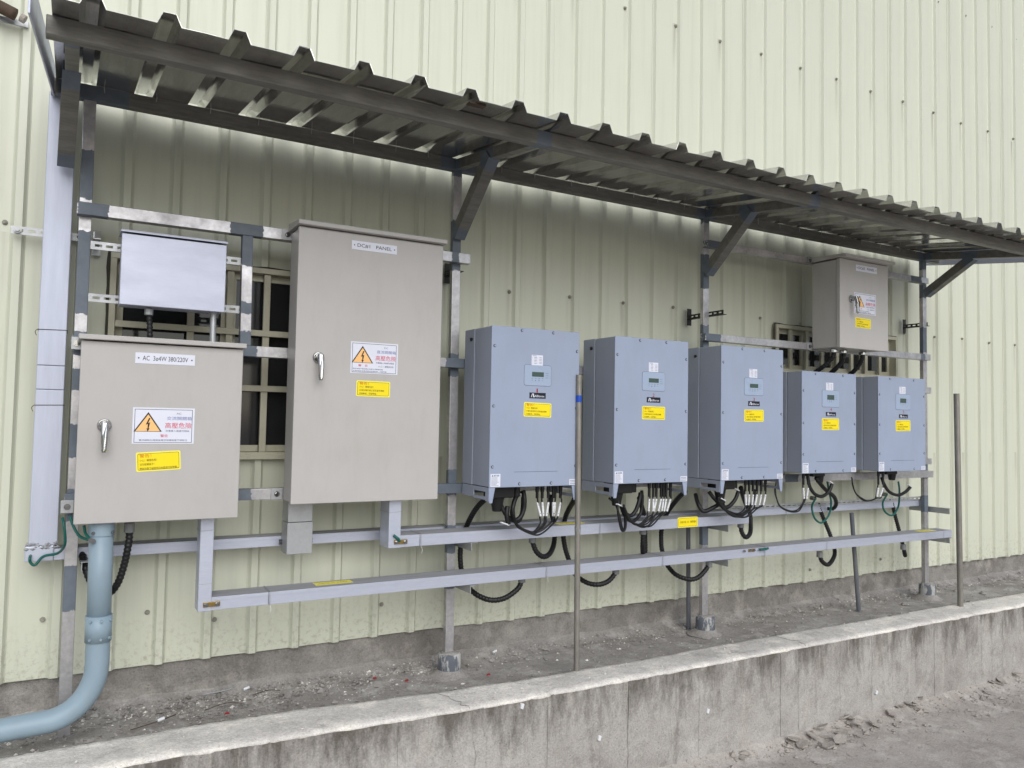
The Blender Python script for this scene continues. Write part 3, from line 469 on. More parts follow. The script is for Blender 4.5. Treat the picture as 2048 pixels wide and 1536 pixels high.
# ---------------------------------------------------------------- steel shelter: posts, rails, roof
PX = [.034, 1.345, 2.695, 4.455]; PY = -.165
shel = thing('steel_shelter', (2.2, PY, GZ), 'lean-to steel frame with ribbed stainless roof on four posts against the wall', 'shelter')
def zroof(y): return 1.050 + .1323 * (y + .165)
pp = [[(1.72, 1.88), (1.35, 1.62), (1.22, 1.3), (1.11, 1.18), (.9, 1.0), (.70, .8), (.42, .56)], [(1.98, 2.03), (1.60, 1.80), (1.17, 1.26), (.70, .80), (.47, .58), (.33, .36)],
      [(1.98, 2.03), (1.66, 1.83), (1.36, 1.48), (1.2, 1.3), (.42, .56)], [(1.95, 2.03), (1.78, 1.86), (1.45, 1.6), (.70, .82), (.5, .6)]]
for i, x in enumerate(PX):
    z0 = GZ - .02 if i == 0 else GZ + .02
    MB().sweep(rect_prof(.036, .024), (x + (.008 if i else .004), PY, z0), (x, PY, 1.0028), (0, 1, 0), [(a - .02, b - .02) for a, b in pp[i]], .008).build('post', 'tube', shel, bevel=.0015, attr=True)
    if i:
        f = MB(); n = 24; vs = []; fs = []
        rr = [(.0, .046), (.055, .045), (.082, .044), (.086, .040), (.084, .012)]
        for z, r_ in rr:
            for j in range(n):
                a = 2 * math.pi * j / n; q = r_ * (1 + .03 * nz(math.cos(a), math.sin(a), z * 20, 1.5)); vs.append((x + .008 + q * math.cos(a), PY - .012 + q * math.sin(a), GZ - .004 + z + .003 * nz(a, z, 3, 2)))
        for k in range(len(rr) - 1):
            for j in range(n): fs.append((k * n + j, k * n + (j + 1) % n, (k + 1) * n + (j + 1) % n, (k + 1) * n + j))
        f.add(vs, fs).build('footing_sleeve', 'sleeve', shel, smooth=True)
        f = MB(); vs = []; fs = []
        for k, q in enumerate((.047, .062, .085)):
            for j in range(n):
                a = 2 * math.pi * j / n; qq = q * (1 + .12 * k * nz(math.cos(a) * 2, math.sin(a) * 2, i, 1)); vs.append((x + .008 + qq * math.cos(a), PY - .012 + qq * math.sin(a), GZ + (.022, .008, -.004)[k]))
        for k in range(2):
            for j in range(n): fs.append((k * n + j, k * n + (j + 1) % n, (k + 1) * n + (j + 1) % n, (k + 1) * n + j))
        f.add(vs, fs)
        f.cyl((x + .008, PY - .012, GZ + .078), (x + .008, PY - .012, GZ + .087), .040, 20, .03)
        for q in range(0):
            a = random.uniform(3.4, 6.0); f.tube([(x + .008 + .046 * math.cos(a), PY - .012 + .046 * math.sin(a), GZ + .083 - t) for t in (0, .03, random.uniform(.05, .075))], random.uniform(.003, .007), 6, smooth_n=3)
        f.build('mortar_collar', 'soil', shel, smooth=True)
    # roof arm and brace
    ax = x if i else -.018
    MB().sweep(rect_prof(.034, .040), (ax, PY - .0185 if i else PY - .019, 1.0255), (ax, -.7805, .9440), (0, 0, 1), [(0, .05), (.22, .32), (.56, .6)], .01).build('roof_arm', 'beam', shel, bevel=.0015, attr=True)
    bx_ = ax + .0 
    b0, b1 = Vector((bx_ - .008 * (i == 0), -.186, .735 if i in (1, 2) else (.80 if i == 3 else .785))), Vector((bx_, -.47, .985 if i != 3 else .975))
    MB().sweep(ell_prof(.047, .004), b0, b1, (1, 0, 0), [(0, .05), (b1 - b0).length > 0 and ((b1 - b0).length - .06, 1)], .008).build('brace', 'beam', shel, bevel=.001, attr=True)
MB().sweep(rect_prof(.036, .047), (-.075, PY, 1.0265), (4.60, PY, 1.0265), (0, 0, 1), [(.02, .22), (1.34, 1.5), (2.7, 2.83), (4.45, 4.6)], .01).build('rear_beam', 'beam', shel, bevel=.002, attr=True)
MB().sweep(rect_prof(.038, .048), (-.075, -.80, .942), (4.60, -.80, .942), (0, 0, 1), [(1.40, 1.46), (2.74, 2.80)], .01).build('front_beam', 'beam', shel, bevel=.002, attr=True)
# rails carried on the front of the posts
RF, RB = -.212, -.176
def rail(x0, x1, z, h=.038, patches=(), y0=RF, y1=RB):
    MB().sweep(rect_prof(y1 - y0, h), (x0, (y0 + y1) / 2, z), (x1, (y0 + y1) / 2, z), (0, 0, 1), patches, .008).build('rail', 'tube', shel, bevel=.0015, attr=True)
rail(.010, 1.392, .643, .040, [(0, .09), (.46, .57), (1.3, 1.33)])
rail(.012, 4.46, .222, .037, [(0, .06), (1.28, 1.37), (2.68, 2.74), (.5, .56)])
rail(.012, 4.475, -.272, .038, [(0, .1), (.48, .56), (1.25, 1.6), (3.2, 3.3)])
rail(2.9, 4.46, -.197, .034, [(0, .1), (1.2, 1.3)])
rail(2.660, 4.455, .418, .036, [(0, .10), (1.7, 1.74)])
rail(2.672, 4.44, .874, .034, [(0, .1), (1.6, 1.7)])
MB().sweep(rect_prof(.036, .030), (.534, (RF + RB) / 2, .2408), (.530, (RF + RB) / 2, .6228), (0, 1, 0), [(0, .05), (.11, .15), (.28, .40)], .008).build('strut', 'tube', shel, bevel=.0015, attr=True)
def slotted(mb, p0, axis, L, w, t, thick='y', pitch=.032, slot=.02):
    """slotted strip along axis ('x' or 'y'), width w up, real holes"""
    x, y, z = p0; h = w * .34
    def bx_(a, b, z0, z1):
        if axis == 'x': mb.box(x + a, x + b, y, y + t, z + z0, z + z1)
        else: mb.box(x, x + t, y + a, y + b, z + z0, z + z1)
    bx_(0, L, 0, h); bx_(0, L, w - h, w); a = 0
    while a < L - 1e-6:
        bx_(a, min(L, a + (pitch - slot)), h, w - h); a += pitch
for z in (.520, .352):
    m = MB(); slotted(m, (.0525, -.190, z), 'x', .4615, .026, .003); m.build('slotted_strap', 'galv', shel)
for i, (x, z, L) in enumerate(((.06, .56, .14), (1.366, .60, .14), (2.716, .525, .25), (4.476, .612, .16))):
    m = MB(); slotted(m, (x, -.02 - L, z), 'y', L, .022, .003); m.box(x - .0005, x + .026, -.024, -.0205, z - .03, z + .055); m.box(x + .003, x + .022, -.0205 - L, -.026, z - .0005, z + .002)
    m.build('wall_bracket', 'galv' if i == 0 else 'blackmetal', shel)
for x, zs_ in ((PX[1], (-.4745, -.6365)), (PX[2], (-.4745, -.6365)), (PX[3], (-.4685, -.6365)), (PX[0], (-.4685,))):
    for z in zs_:
        m = MB(); x_ = x + .031; y0 = -.30 if z != -.4685 or x > 4 else -.2
        m.add([(x_, y0, z), (x_, -.05, z), (x_, -.05, z - .030), (x_, y0, z - .030), (x_ + .003, y0, z), (x_ + .003, -.05, z), (x_ + .003, -.05, z - .030), (x_ + .003, y0, z - .030)], [(0, 1, 2, 3), (7, 6, 5, 4), (0, 4, 5, 1), (1, 5, 6, 2), (2, 6, 7, 3), (3, 7, 4, 0)])
        m.box(x_ - .002, x_ + .028, y0, -.05, z - .0005, z + .0018); m.build('tray_bracket', 'galv', shel)
# roof sheets: trapezoidal ribs, four to a sheet, lapped
RP, RIB0 = .1650, .187                               # rib pitch and the crown of rib 0
def roof_prof(u):                                    # u from rib crown
    return [(-.0275, 0), (-.0145, .029), (.0145, .029), (.0275, 0), (.08, .0004), (.11, 0)]
first = RIB0 - 2 * RP
for sidx in range(0, 8):
    xs_ = []; base = first + sidx * 4 * RP
    lift = .0016 * (sidx % 2)
    for k in range(5 if sidx < 7 else 1):
        for u, h in roof_prof(0):
            if k == 4 and u > .03: continue
            xs_.append((base + k * RP + u, h))
    xs_ = [(a, h) for a, h in xs_ if -.092 < a < 4.63]
    if len(xs_) < 3: continue
    yy = frange(-.955, -.075, .05); vs = []
    for y in yy:
        for a, h in xs_:
            sag = .0035 * nz(a, y, 1, 3.5) * (h < .01) + (.004 * nz(a, 3, 4, 6) if y < -.93 else 0)
            vs.append((a, y + .004 * nz(a, 1, sidx, 4), zroof(y) + .0035 + h + lift + max(-.0015, sag)))
    n = len(xs_)
    o = MB().add(vs, [(j * n + i, j * n + i + 1, (j + 1) * n + i + 1, (j + 1) * n + i) for j in range(len(yy) - 1) for i in range(n - 1)]).build('roof_sheet', 'roof', shel)
    sd_ = o.modifiers.new('gauge', 'SOLIDIFY'); sd_.thickness = .0008; sd_.offset = 1
for xf, xr in ((-.106, -.066), (4.634, 4.634)):       # front and rear X: the left one is folded slightly askew
    m = MB(); A = [(xf, -.962), (xr, -.06)]; V = []
    for dx in (0, .005):
        for x, y in A: V += [(x + dx, y, zroof(y) + .042), (x + dx, y, zroof(y) - .050)]
    m.add(V, [(0, 2, 3, 1), (4, 5, 7, 6), (0, 4, 6, 2), (1, 3, 7, 5), (0, 1, 5, 4), (2, 6, 7, 3)])
    m.build('end_flashing', 'mirror', shel, bevel=.0008)
# self-drilling screw points hanging under the rear beam line
tips = MB()
for k in range(27):
    x = .06 + k * RP + random.uniform(-.02, .03); yb = PY - .024
    tips.cyl((x, yb, zroof(yb) + .004), (x + random.uniform(-.002, .002), yb, zroof(yb) - random.uniform(.012, .024)), .0016, 5)
tips.build('roof_screws', 'galv', shel)['kind'] = 'stuff'
MB().box(1.02, 1.075, -.93, -.905, zroof(-.93) + .0005, zroof(-.905) + .0015).build('maker_sticker', 'rust', shel)
# ---------------------------------------------------------------- cabinets
def yellow_sticker(parent, x0, x1, z0, z1, y, lines, tilt=0, name='warning_sticker'):
    m = MB(); m.plate(rrect(x0, x1, z0, z1, .005), y - .0007, y); o = m.build(name, 'sticker_pale', parent)
    i = (x1 - x0) * .035; m = MB(); m.plate(rrect(x0 + i, x1 - i, z0 + i, z1 - i, .004), y - .0010, y - .0007); m.build('border_line', 'ink_olive', o)
    i += .0012; m = MB(); m.plate(rrect(x0 + i, x1 - i, z0 + i, z1 - i, .0035), y - .0013, y - .0010); m.build('yellow_field', 'sticker_yellow', o)
    m = MB(); W, H = x1 - x0, z1 - z0
    for body, a, b, c, d, mi in lines: write(m, body, x0 + a * W, x0 + b * W, z0 + c * H, z0 + d * H, y - .0016, mi)
    m.build('lettering', ['ink_orange', 'ink_olive'], o)
    if tilt: spin(o, (x0 + x1) / 2, (z0 + z1) / 2, tilt)
    return o
def spin(o, cx, cz, deg):
    """turn a sticker in its own plane about its centre"""
    f_ = origin(o.parent); c = Vector((cx - f_.x, 0, cz - f_.z)); o.matrix_basis = Matrix.Translation(c) @ Matrix.Rotation(R(-deg), 4, 'Y') @ Matrix.Translation(-c)
YL = [('警告！', .09, .36, .74, .90, 0), ('小心！觸電危險！', .09, .50, .55, .67, 1), ('太陽光電系統之直流電流導線', .09, .82, .34, .46, 1), ('未做斷路，可能帶電。', .09, .60, .13, .25, 1)]
YAC = [('警告！', .08, .34, .72, .90, 0), ('小心！觸電危險！', .08, .46, .52, .64, 1), ('切勿碰觸端子！', .08, .40, .31, .43, 1), ('開啟狀態下線路側及負載側可能帶電。', .08, .93, .09, .21, 1)]
def danger_sign(parent, x0, x1, z0, z1, y, kindc):
    W, H = x1 - x0, z1 - z0; px = lambda t: x0 + W * t; pz = lambda t: z0 + H * t
    m = MB(); m.box(x0, x1, y - .0007, y, z0, z1); o = m.build('danger_sign', 'sticker_white', parent)
    m = MB(); ring_plate(m, px(.03), px(.965), pz(.03), pz(.955), .0013, y - .0010, y - .0007)
    tri = lambda s: [(px(.245) - .225 * W * s, pz(.335) - (s - 1) * H * .09), (px(.245) + .225 * W * s, pz(.335) - (s - 1) * H * .09), (px(.245), pz(.335) + .54 * H * (1 + (s - 1) * .9))]
    m.plate(tri(1.0), y - .0012, y - .0007); m.build('sign_border', 'ink', o)
    m = MB(); m.plate(tri(.87), y - .0015, y - .0012); m.build('triangle_field', 'tri', o)
    cx, cz, k = px(.245), pz(.52), H * .19
    bolt = [(.10, 1.0), (-.30, .02), (-.02, .13), (-.06, -.55), (-.20, -.45), (-.03, -1.0), (.22, -.5), (.10, -.5), (.28, .38), (.0, .26), (.30, 1.0)]
    m = MB(); m.plate([(cx + a * k * 1.0, cz + b * k) for a, b in bolt], y - .0019, y - .0015); m.build('lightning_bolt', 'ink', o)
    m = MB(); yy = y - .0011
    write(m, kindc[0], px(.70), px(.78), pz(.82), pz(.87), yy, 0)
    write(m, kindc[1], px(.545), px(.955), pz(.66), pz(.76), yy, 1)
    write(m, '高壓危險', px(.52), px(.955), pz(.43), pz(.59), yy, 2)
    write(m, '非專業人員請勿開啟', px(.53), px(.92), pz(.33), pz(.385), yy, 0)
    if kindc[0] == 'AC':
        write(m, '警告', px(.45), px(.57), pz(.18), pz(.26), yy, 2)
        write(m, '變流器輸出連接過電流保護裝置不得移位', px(.11), px(.89), pz(.075), pz(.125), yy, 0)
    else:
        write(m, '警　告', px(.16), px(.36), pz(.215), pz(.285), yy, 2)
        write(m, '小心！觸電危險！', px(.58), px(.92), pz(.215), pz(.27), yy, 0)
        write(m, '開啟本箱下鎖前務必先將交流開關切離', px(.05), px(.68), pz(.125), pz(.165), yy, 0)
        write(m, '太陽光電系統直流電源未做斷路，可能帶電', px(.05), px(.76), pz(.055), pz(.095), yy, 0)
    m.build('lettering', ['ink_grey', 'ink_blue', 'ink_red'], o)
    return o
def handle(parent, x, z, y, turn=0):
    o = MB().cyl((x, y, z), (x, y - .010, z), .0205, 24, .018).build('handle', 'chrome', parent, smooth=False, bevel=.0015)
    m = MB().cyl((x, y - .010, z), (x, y - .026, z), .0125, 20, .0105); m.build('hub', 'chrome', o, bevel=.0015)
    c_, s_ = math.cos(turn), math.sin(turn)
    prof = [(-.0105, .010), (.0105, .010), (.0095, -.03), (.0075, -.072), (.005, -.080), (-.005, -.080), (-.0075, -.072), (-.0095, -.03)]
    m = MB(); P_ = prof[::-1]; n = len(P_); vs = []
    for (y0_, sc_) in ((-.0255, 1.0), (-.032, 1.0), (-.0375, .55)):
        for a, b in P_: vs.append((x + a * sc_, y + y0_ - (.010 if b < -.02 else 0) * (1 if sc_ == 1.0 else .9), z + b * (1 if sc_ == 1.0 else .97)))
    m = MB(); m.add(vs, [tuple(range(n)), tuple(reversed(range(2 * n, 3 * n)))] + [(l * n + j, (l + 1) * n + j, (l + 1) * n + (j + 1) % n, l * n + (j + 1) % n) for l in range(2) for j in range(n)]); m.build('lever', 'chrome', o, bevel=.0015, seg=2)
def ears(parent, spots):
    for x, z, w in spots:
        o = MB().box(x - w / 2, x + w / 2, RF - .0045, RF - .0005, z - .020, z + .020).build('mounting_ear', 'galv', parent, bevel=.0015)
        MB().cyl((x, RF - .0045, z), (x, RF - .007, z), .0095, 16).cyl((x, RF - .007, z), (x, RF - .012, z), .006, 6).build('bolt', 'chrome', o)
def cabinet(name, label, x0, x1, z0, z1, yf, hood, gap=.003, door_t=.022):
    t = thing(name, ((x0 + x1) / 2, RF, z0), label, 'cabinet')
    yb = RF - .006; d = .004
    MB().box(x0 + d, x1 - d, yf + door_t + gap, yb, z0 + d, z1 - d).build('body', 'cabinet', t, bevel=.002)
    MB().box(x0 + .012, x1 - .012, yf + door_t - .001, yf + door_t + gap + .001, z0 + .012, z1 - .012).build('door_gasket', 'cabinet_edge', t)
    MB().box(x0, x1, yf, yf + door_t, z0, z1).build('door', 'cabinet', t, bevel=.0025, seg=3)
    ho, hx, ht = hood                                  # forward reach, side reach, lip height
    zt = z1 + .0035
    m = MB()                                           # sheet hood: sloping top, folded front lip and side lips
    prof = [(yf - ho, zt), (yf - ho, zt + ht), (yb, zt + ht + .012), (yb, zt)]
    n = 4; vs = [(x0 - hx, a, b) for a, b in prof] + [(x1 + hx, a, b) for a, b in prof]
    m.add(vs, [(0, 1, 2, 3), (7, 6, 5, 4)] + [(j, n + j, n + (j + 1) % n, (j + 1) % n) for j in range(n)])
    m.build('rain_hood', 'cabinet', t, bevel=.002)
    return t
def nameplate(t, x0, x1, z0, z1, y, body):
    o = MB().box(x0, x1, y - .0012, y, z0, z1).build('nameplate', 'sticker_white', t)
    m = MB(); h = z1 - z0; w = x1 - x0
    write(m, body, x0 + .12 * w, x1 - .12 * w, z0 + .28 * h, z1 - .28 * h, y - .0016)
    m.build('lettering', 'ink', o)
    m = MB()
    for x in (x0 + .055 * w, x1 - .055 * w): m.cyl((x, y - .0012, (z0 + z1) / 2), (x, y - .0022, (z0 + z1) / 2), .0022, 10)
    m.build('rivets', 'ink', o)

yf = -.36
ac = cabinet('switch_cabinet', 'beige AC switch cabinet low at the left, joined to the thick grey-blue pipe', .0365, .4995, -.330, .2135, yf, (.018, .007, .015))
nameplate(ac, .1825, .353, .153, .1865, yf, 'AC  3ø4W 380/220V'); danger_sign(ac, .182, .358, -.0925, .0185, yf, ('AC', '交流開關箱'))
s = yellow_sticker(ac, .196, .322, -.1755, -.116, yf, YAC, 3.2); handle(ac, .1065, -.038, yf); ears(ac, ((.026, .215, .03), (.510, .222, .034), (.020, -.292, .036), (.512, -.288, .03)))
yf = -.338
d1 = cabinet('switch_cabinet', 'tallest beige cabinet, nameplate DC#1 PANEL, between AC cabinet and first inverter', .673, 1.2135, -.297, .6505, yf, (.024, .007, .015))
nameplate(d1, .8595, 1.0285, .594, .6255, yf, 'DC#1   PANEL'); danger_sign(d1, .8665, 1.0425, .156, .2675, yf, ('DC', '直流開關箱'))
yellow_sticker(d1, .8895, 1.016, .074, .1305, yf, YL, -.6); handle(d1, .752, .203, yf); ears(d1, ((.664, .643, .04), (.655, -.272, .04), (1.226, .643, .02)))
yf = -.391
d2 = cabinet('switch_cabinet', 'smallest beige cabinet, nameplate DC#2 PANEL, above the two right inverters', 3.405, 3.795, .401, .859, yf, (.040, .006, .014))
nameplate(d2, 3.529, 3.699, .807, .8395, yf, 'DC#2   PANEL'); danger_sign(d2, 3.516, 3.691, .585, .693, yf, ('DC', '直流開關箱'))
yellow_sticker(d2, 3.524, 3.649, .5115, .563, yf, YL, -1.2); handle(d2, 3.4915, .656, yf); ears(d2, ((3.392, .874, .03), (3.392, .418, .034), (3.808, .418, .03)))
bx = thing('junction_box', (.29, -.2, .338), 'plain polished stainless box with overhanging lid above the AC cabinet', 'junction box')
MB().box(.138, .4445, -.278, -.194, .341, .5585).build('body', 'mirror', bx, bevel=.001)
MB().box(.1355, .4465, -.300, -.2785, .338, .5605).build('door', 'mirror', bx, bevel=.0015)
m = MB(); m.box(.132, .449, -.308, -.192, .5685, .5715).box(.132, .449, -.3085, -.3055, .5645, .5685); m.build('rain_lid', 'mirror', bx, bevel=.0008)
MB().box(.150, .434, -.27, -.20, .5587, .5683).build('neck', 'cabinet_edge', bx)

# ---------------------------------------------------------------- inverters (built at their own origin: left bottom front corner -> local)
def inverter_parts(t, W, H, D, big):
    """local frame: x 0..W, z -H..0 measured from the top left front corner, y 0 at the front, +D at the back"""
    B = lambda m, *a, **k: m.build(*a, **k)
    seam = D * .62
    B(MB().box(.0015, W - .0015, .004, seam - .0012, -H + .001, -.001), 'front_housing', 'inverter_side', t, bevel=.003)
    B(MB().box(.004, W - .004, seam - .002, seam + .002, -H + .004, -.004), 'seam_gasket', 'cabinet_edge', t)
    B(MB().box(.0, W, seam + .0012, D, -H, 0), 'rear_housing', 'inverter_side', t, bevel=.003)
    B(MB().box(0, W, 0, .0052, -H - .001, .0005), 'front_cover', 'inverter', t, bevel=.0022, seg=3)
    sc = [(.13, -.010), (.272, -.010), (.013, -.076), (W - .012, -.076), (.013, -.301), (W - .012, -.301), (.013, -.527), (W - .012, -.527), (.13, -.592), (.272, -.592)] if big else \
         [(.10, -.011), (.308, -.011), (.012, -.097), (W - .012, -.097), (.012, -.257), (W - .012, -.257), (.012, -.411), (W - .012, -.411), (.101, -.495), (.308, -.495)]
    for x, z in sc:
        o = MB().cyl((x, .0002, z), (x, -.0008, z), .0058, 16).build('cover_screw', 'cabinet_edge', t)
        MB().cyl((x + .0006, -.0008, z - .0002), (x + .0006, -.003, z - .0002), .0042, 12, .0036).build('screw_head', 'inverter', o)
    if big: dx0, dx1, dz1, dz0, lx0, lx1, lz1, lz0 = .143, .264, -.140, -.2185, .177, .230, -.166, -.184
    else: dx0, dx1, dz1, dz0, lx0, lx1, lz1, lz0 = .148, .277, -.090, -.174, .185, .238, -.113, -.137
    o = MB().plate(rrect(dx0, dx1, dz0, dz1, .008), -.0012, .0).build('display_panel', 'display', t, bevel=.0006)
    m = MB(); ring = rrect(dx0 - .0012, dx1 + .0012, dz0 - .0012, dz1 + .0012, .009); m.plate(ring, -.0004, .0002); m.build('panel_rim', 'ink_grey', o)
    o2 = MB().box(lx0, lx1, -.0017, -.0012, lz0, lz1).build('screen', 'lcd', o)
    m = MB()
    for k in range(4):
        x = lx0 - .002 + k * .0155; z = lz0 - .017 if big else lz0 - .013
        if k == 1: m.plate([(x, z), (x + .005, z), (x + .0025, z + .005)], -.0016, -.0012)
        elif k == 2: m.plate([(x + .0025, z), (x + .005, z + .005), (x, z + .005)], -.0016, -.0012)
        else: m.box(x, x + .006, -.0016, -.0012, z + .002, z + .003)
        m.box(x, x + .007, -.0016, -.0012, z + .010, z + .0115)
    for k in range(3): m.box(lx1 + .008, lx1 + .0125, -.0016, -.0012, lz1 - .004 - k * .009, lz1 - .0025 - k * .009); m.box(lx1 + .015, lx1 + .020, -.0016, -.0012, lz1 - .004 - k * .009, lz1 - .0025 - k * .009)
    m.build('key_marks', 'ink_grey', o)
    wx0, wx1, wz0, wz1 = (.176, .2265, -.1385, -.099) if big else (.178, .232, -.0885, -.05)
    o = MB().box(wx0, wx1, -.0005, 0, wz0, wz1).build('list_label', 'sticker_white', t)
    m = MB()
    for k in range(5):
        z = wz1 - .010 - k * .0058
        m.box(wx0 + .004, wx0 + .0055, -.0008, -.0005, z, z + .0012); m.box(wx0 + .011, wx0 + .023, -.0008, -.0005, z, z + .0014); m.box(wx0 + .027, wx0 + .0285, -.0008, -.0005, z, z + .0012); m.box(wx0 + .034, wx0 + .046, -.0008, -.0005, z, z + .0014)
    m.box(wx0 + .004, wx0 + .022, -.0008, -.0005, wz1 - .004, wz1 - .0025); m.build('print_lines', 'ink_grey', o)
    gx0, gx1, gz0, gz1 = (.1675, .2405, -.2675, -.2455) if big else (.176, .252, -.2205, -.1995)
    o = MB().box(gx0, gx1, -.0012, 0, gz0, gz1).build('logo_plate', 'logo', t, bevel=.0004)
    m = MB(); gh = gz1 - gz0; gw = gx1 - gx0
    arch = [(.10, .18), (.13, .5), (.17, .78), (.21, .86), (.235, .7), (.235, .35), (.25, .18), (.28, .2), (.31, .34)]
    for (a, b), (c_, d) in zip(arch, arch[1:]):
        w_ = .018 + .016 * (a > .15); m.plate([(gx0 + gw * (a - w_), gz0 + gh * b), (gx0 + gw * (a + w_), gz0 + gh * b), (gx0 + gw * (c_ + w_), gz0 + gh * d), (gx0 + gw * (c_ - w_), gz0 + gh * d)], -.0016, -.0012)
    write(m, 'ABlerex', gx0 + gw * .29, gx0 + gw * .91, gz0 + gh * .22, gz0 + gh * .62, -.0017); m.build('lettering', 'sticker_white', o)
    yx0, yx1, yz0, yz1 = (.143, .267, -.339, -.284) if big else (.146, .275, -.290, -.2315)
    yellow_sticker(t, yx0, yx1, yz0, yz1, 0, YL)
    lw = .042
    o = MB().box(.0055, .0055 + lw, -.0005, 0, -H + .002, -H + .05).build('caution_label', 'sticker_white', t)
    m = MB(); m.plate([(.010, -H + .0405), (.018, -H + .0405), (.014, -H + .047)], -.0008, -.0005)
    for k in range(4): m.box(.0205 + k * .006, .0235 + k * .006, -.0008, -.0005, -H + .0405, -H + .0465)
    for k in range(8): m.box(.009, .009 + random.uniform(.022, .033), -.0008, -.0005, -H + .0355 - k * .0042, -H + .0365 - k * .0042)
    m.build('print_lines', 'ink_grey', o)
    o = MB().box(W - .040, W - .0025, -.0005, 0, -H + .002, -H + .024).build('serial_label', 'sticker_white', t)
    m = MB()
    for k in range(3): m.box(W - .037, W - .008, -.0008, -.0005, -H + .018 - k * .006, -H + .020 - k * .006)
    m.build('print_lines', 'ink_grey', o)
    z = -.547 if big else -.448
    MB().box(.106, .300 if big else .31, -.0006, .0004, z - .0007, z + .0007).build('fold_line', 'ink_grey', t)
    if big:
        for s_ in (0, 1):                              # side feet: slotted side plate and tapered front tab
            xa, xb = (.0005, .0045) if not s_ else (W - .0045, W - .0005)
            m = MB(); z0, z1 = -H - .058, -H - .0015; ya, yb_ = .006, D - .003
            y0s, y1s = .030, .125; zs0, zs1 = z0 + .022, z0 + .040
            m.box(xa, xb, ya, y0s, z0 + .006, z1).box(xa, xb, y1s, yb_, z0 + .014, z1).box(xa, xb, y0s, y1s, zs1, z1).box(xa, xb, y0s, y1s, z0 + .010, zs0)
            m.build('side_foot', 'inverter_side', t, bevel=.0008)
            tab = [(0, z1), (.003, z0), (.016, z0), (.027, z1)] if not s_ else [(W - .027, z1), (W - .016, z0), (W - .003, z0), (W, z1)]
            MB().plate(tab, .0015, .0055).build('front_tab', 'inverter', t, bevel=.0006)
        m = MB(); m.box(.045, .140, .05, .13, -H - .046, -H - .0015); m.build('ac_plug_housing', 'black', t, bevel=.004)
        MB().cyl((.085, .09, -H - .046), (.085, .09, -H - .100), .028, 18, .018).build('ac_plug', 'black', t, bevel=.002)
        MB().cyl((.165, .08, -H - .0015), (.165, .08, -H - .045), .014, 14).build('cable_gland', 'black', t, bevel=.002)
        MB().cyl((.03, D * .6, -.04), (-.004, D * .75, -.04), .007, 12).build('vent_plug', 'black', t)
    else:
        m = MB(); m.box(.145, .235, .05, .11, -H - .022, -H - .0015); m.build('ac_plug_housing', 'black', t, bevel=.004)
        MB().cyl((.215, .07, -H - .022), (.215, .07, -H - .055), .022, 18, .016).build('ac_plug', 'black', t, bevel=.002)
BW, BH, BD, BY, BZ = .3963, .6030, .2260, -.4431, .3528
SW, SH, SD, SY, SZ = .4110, .5048, .1530, -.3699, .2703
def inverter(W, H, D, big, loc, label):
    t = thing('solar_inverter', loc, label, 'inverter', 'grey-blue inverters hung in a row'); OFF[t.name] = Vector()
    inverter_parts(t, W, H, D, big); return t
i1 = inverter(BW, BH, BD, True, (1.3716, BY, BZ), 'leftmost of the three tall grey-blue inverters, numbered 1')
i4 = inverter(SW, SH, SD, False, (3.1482, SY, SZ), 'left one of the two shorter grey-blue inverters, numbered 4')
invs = [i1]
def restick(t, deg, big):
    for ch in t.children:
        if ch.name.startswith('warning_sticker'): spin(ch, *((.205, -.3115) if big else (.2105, -.261)), deg)
        if ch.name.startswith('list_label'): ch.location.x += random.uniform(-.003, .003); ch.location.z += random.uniform(-.002, .001)
for k, x, l in ((2, 1.944, 'middle one of the three tall grey-blue inverters, numbered 2'), (3, 2.5348, 'rightmost of the three tall grey-blue inverters, numbered 3')):
    c = copy_tree(i1); c.location.x = x; c['label'] = l; invs.append(c)
invs.append(i4); c = copy_tree(i4); c.location.x = 3.7392; c['label'] = 'right one of the two shorter grey-blue inverters, numbered 5'; invs.append(c)
for k, t in enumerate(invs): restick(t, (-1.3, -.5, .7, .3, 1.1)[k], k < 3)
for k, t in enumerate(invs):
    m = MB(); x, z = (.204, -.2435) if k < 3 else (.215, -.1925)
    write(m, str(k + 1), x - .0052, x + (.0052 if k else .0008), z - .0008, z + .0140, -.0006); m.build('number', 'ink_dark_red', t)

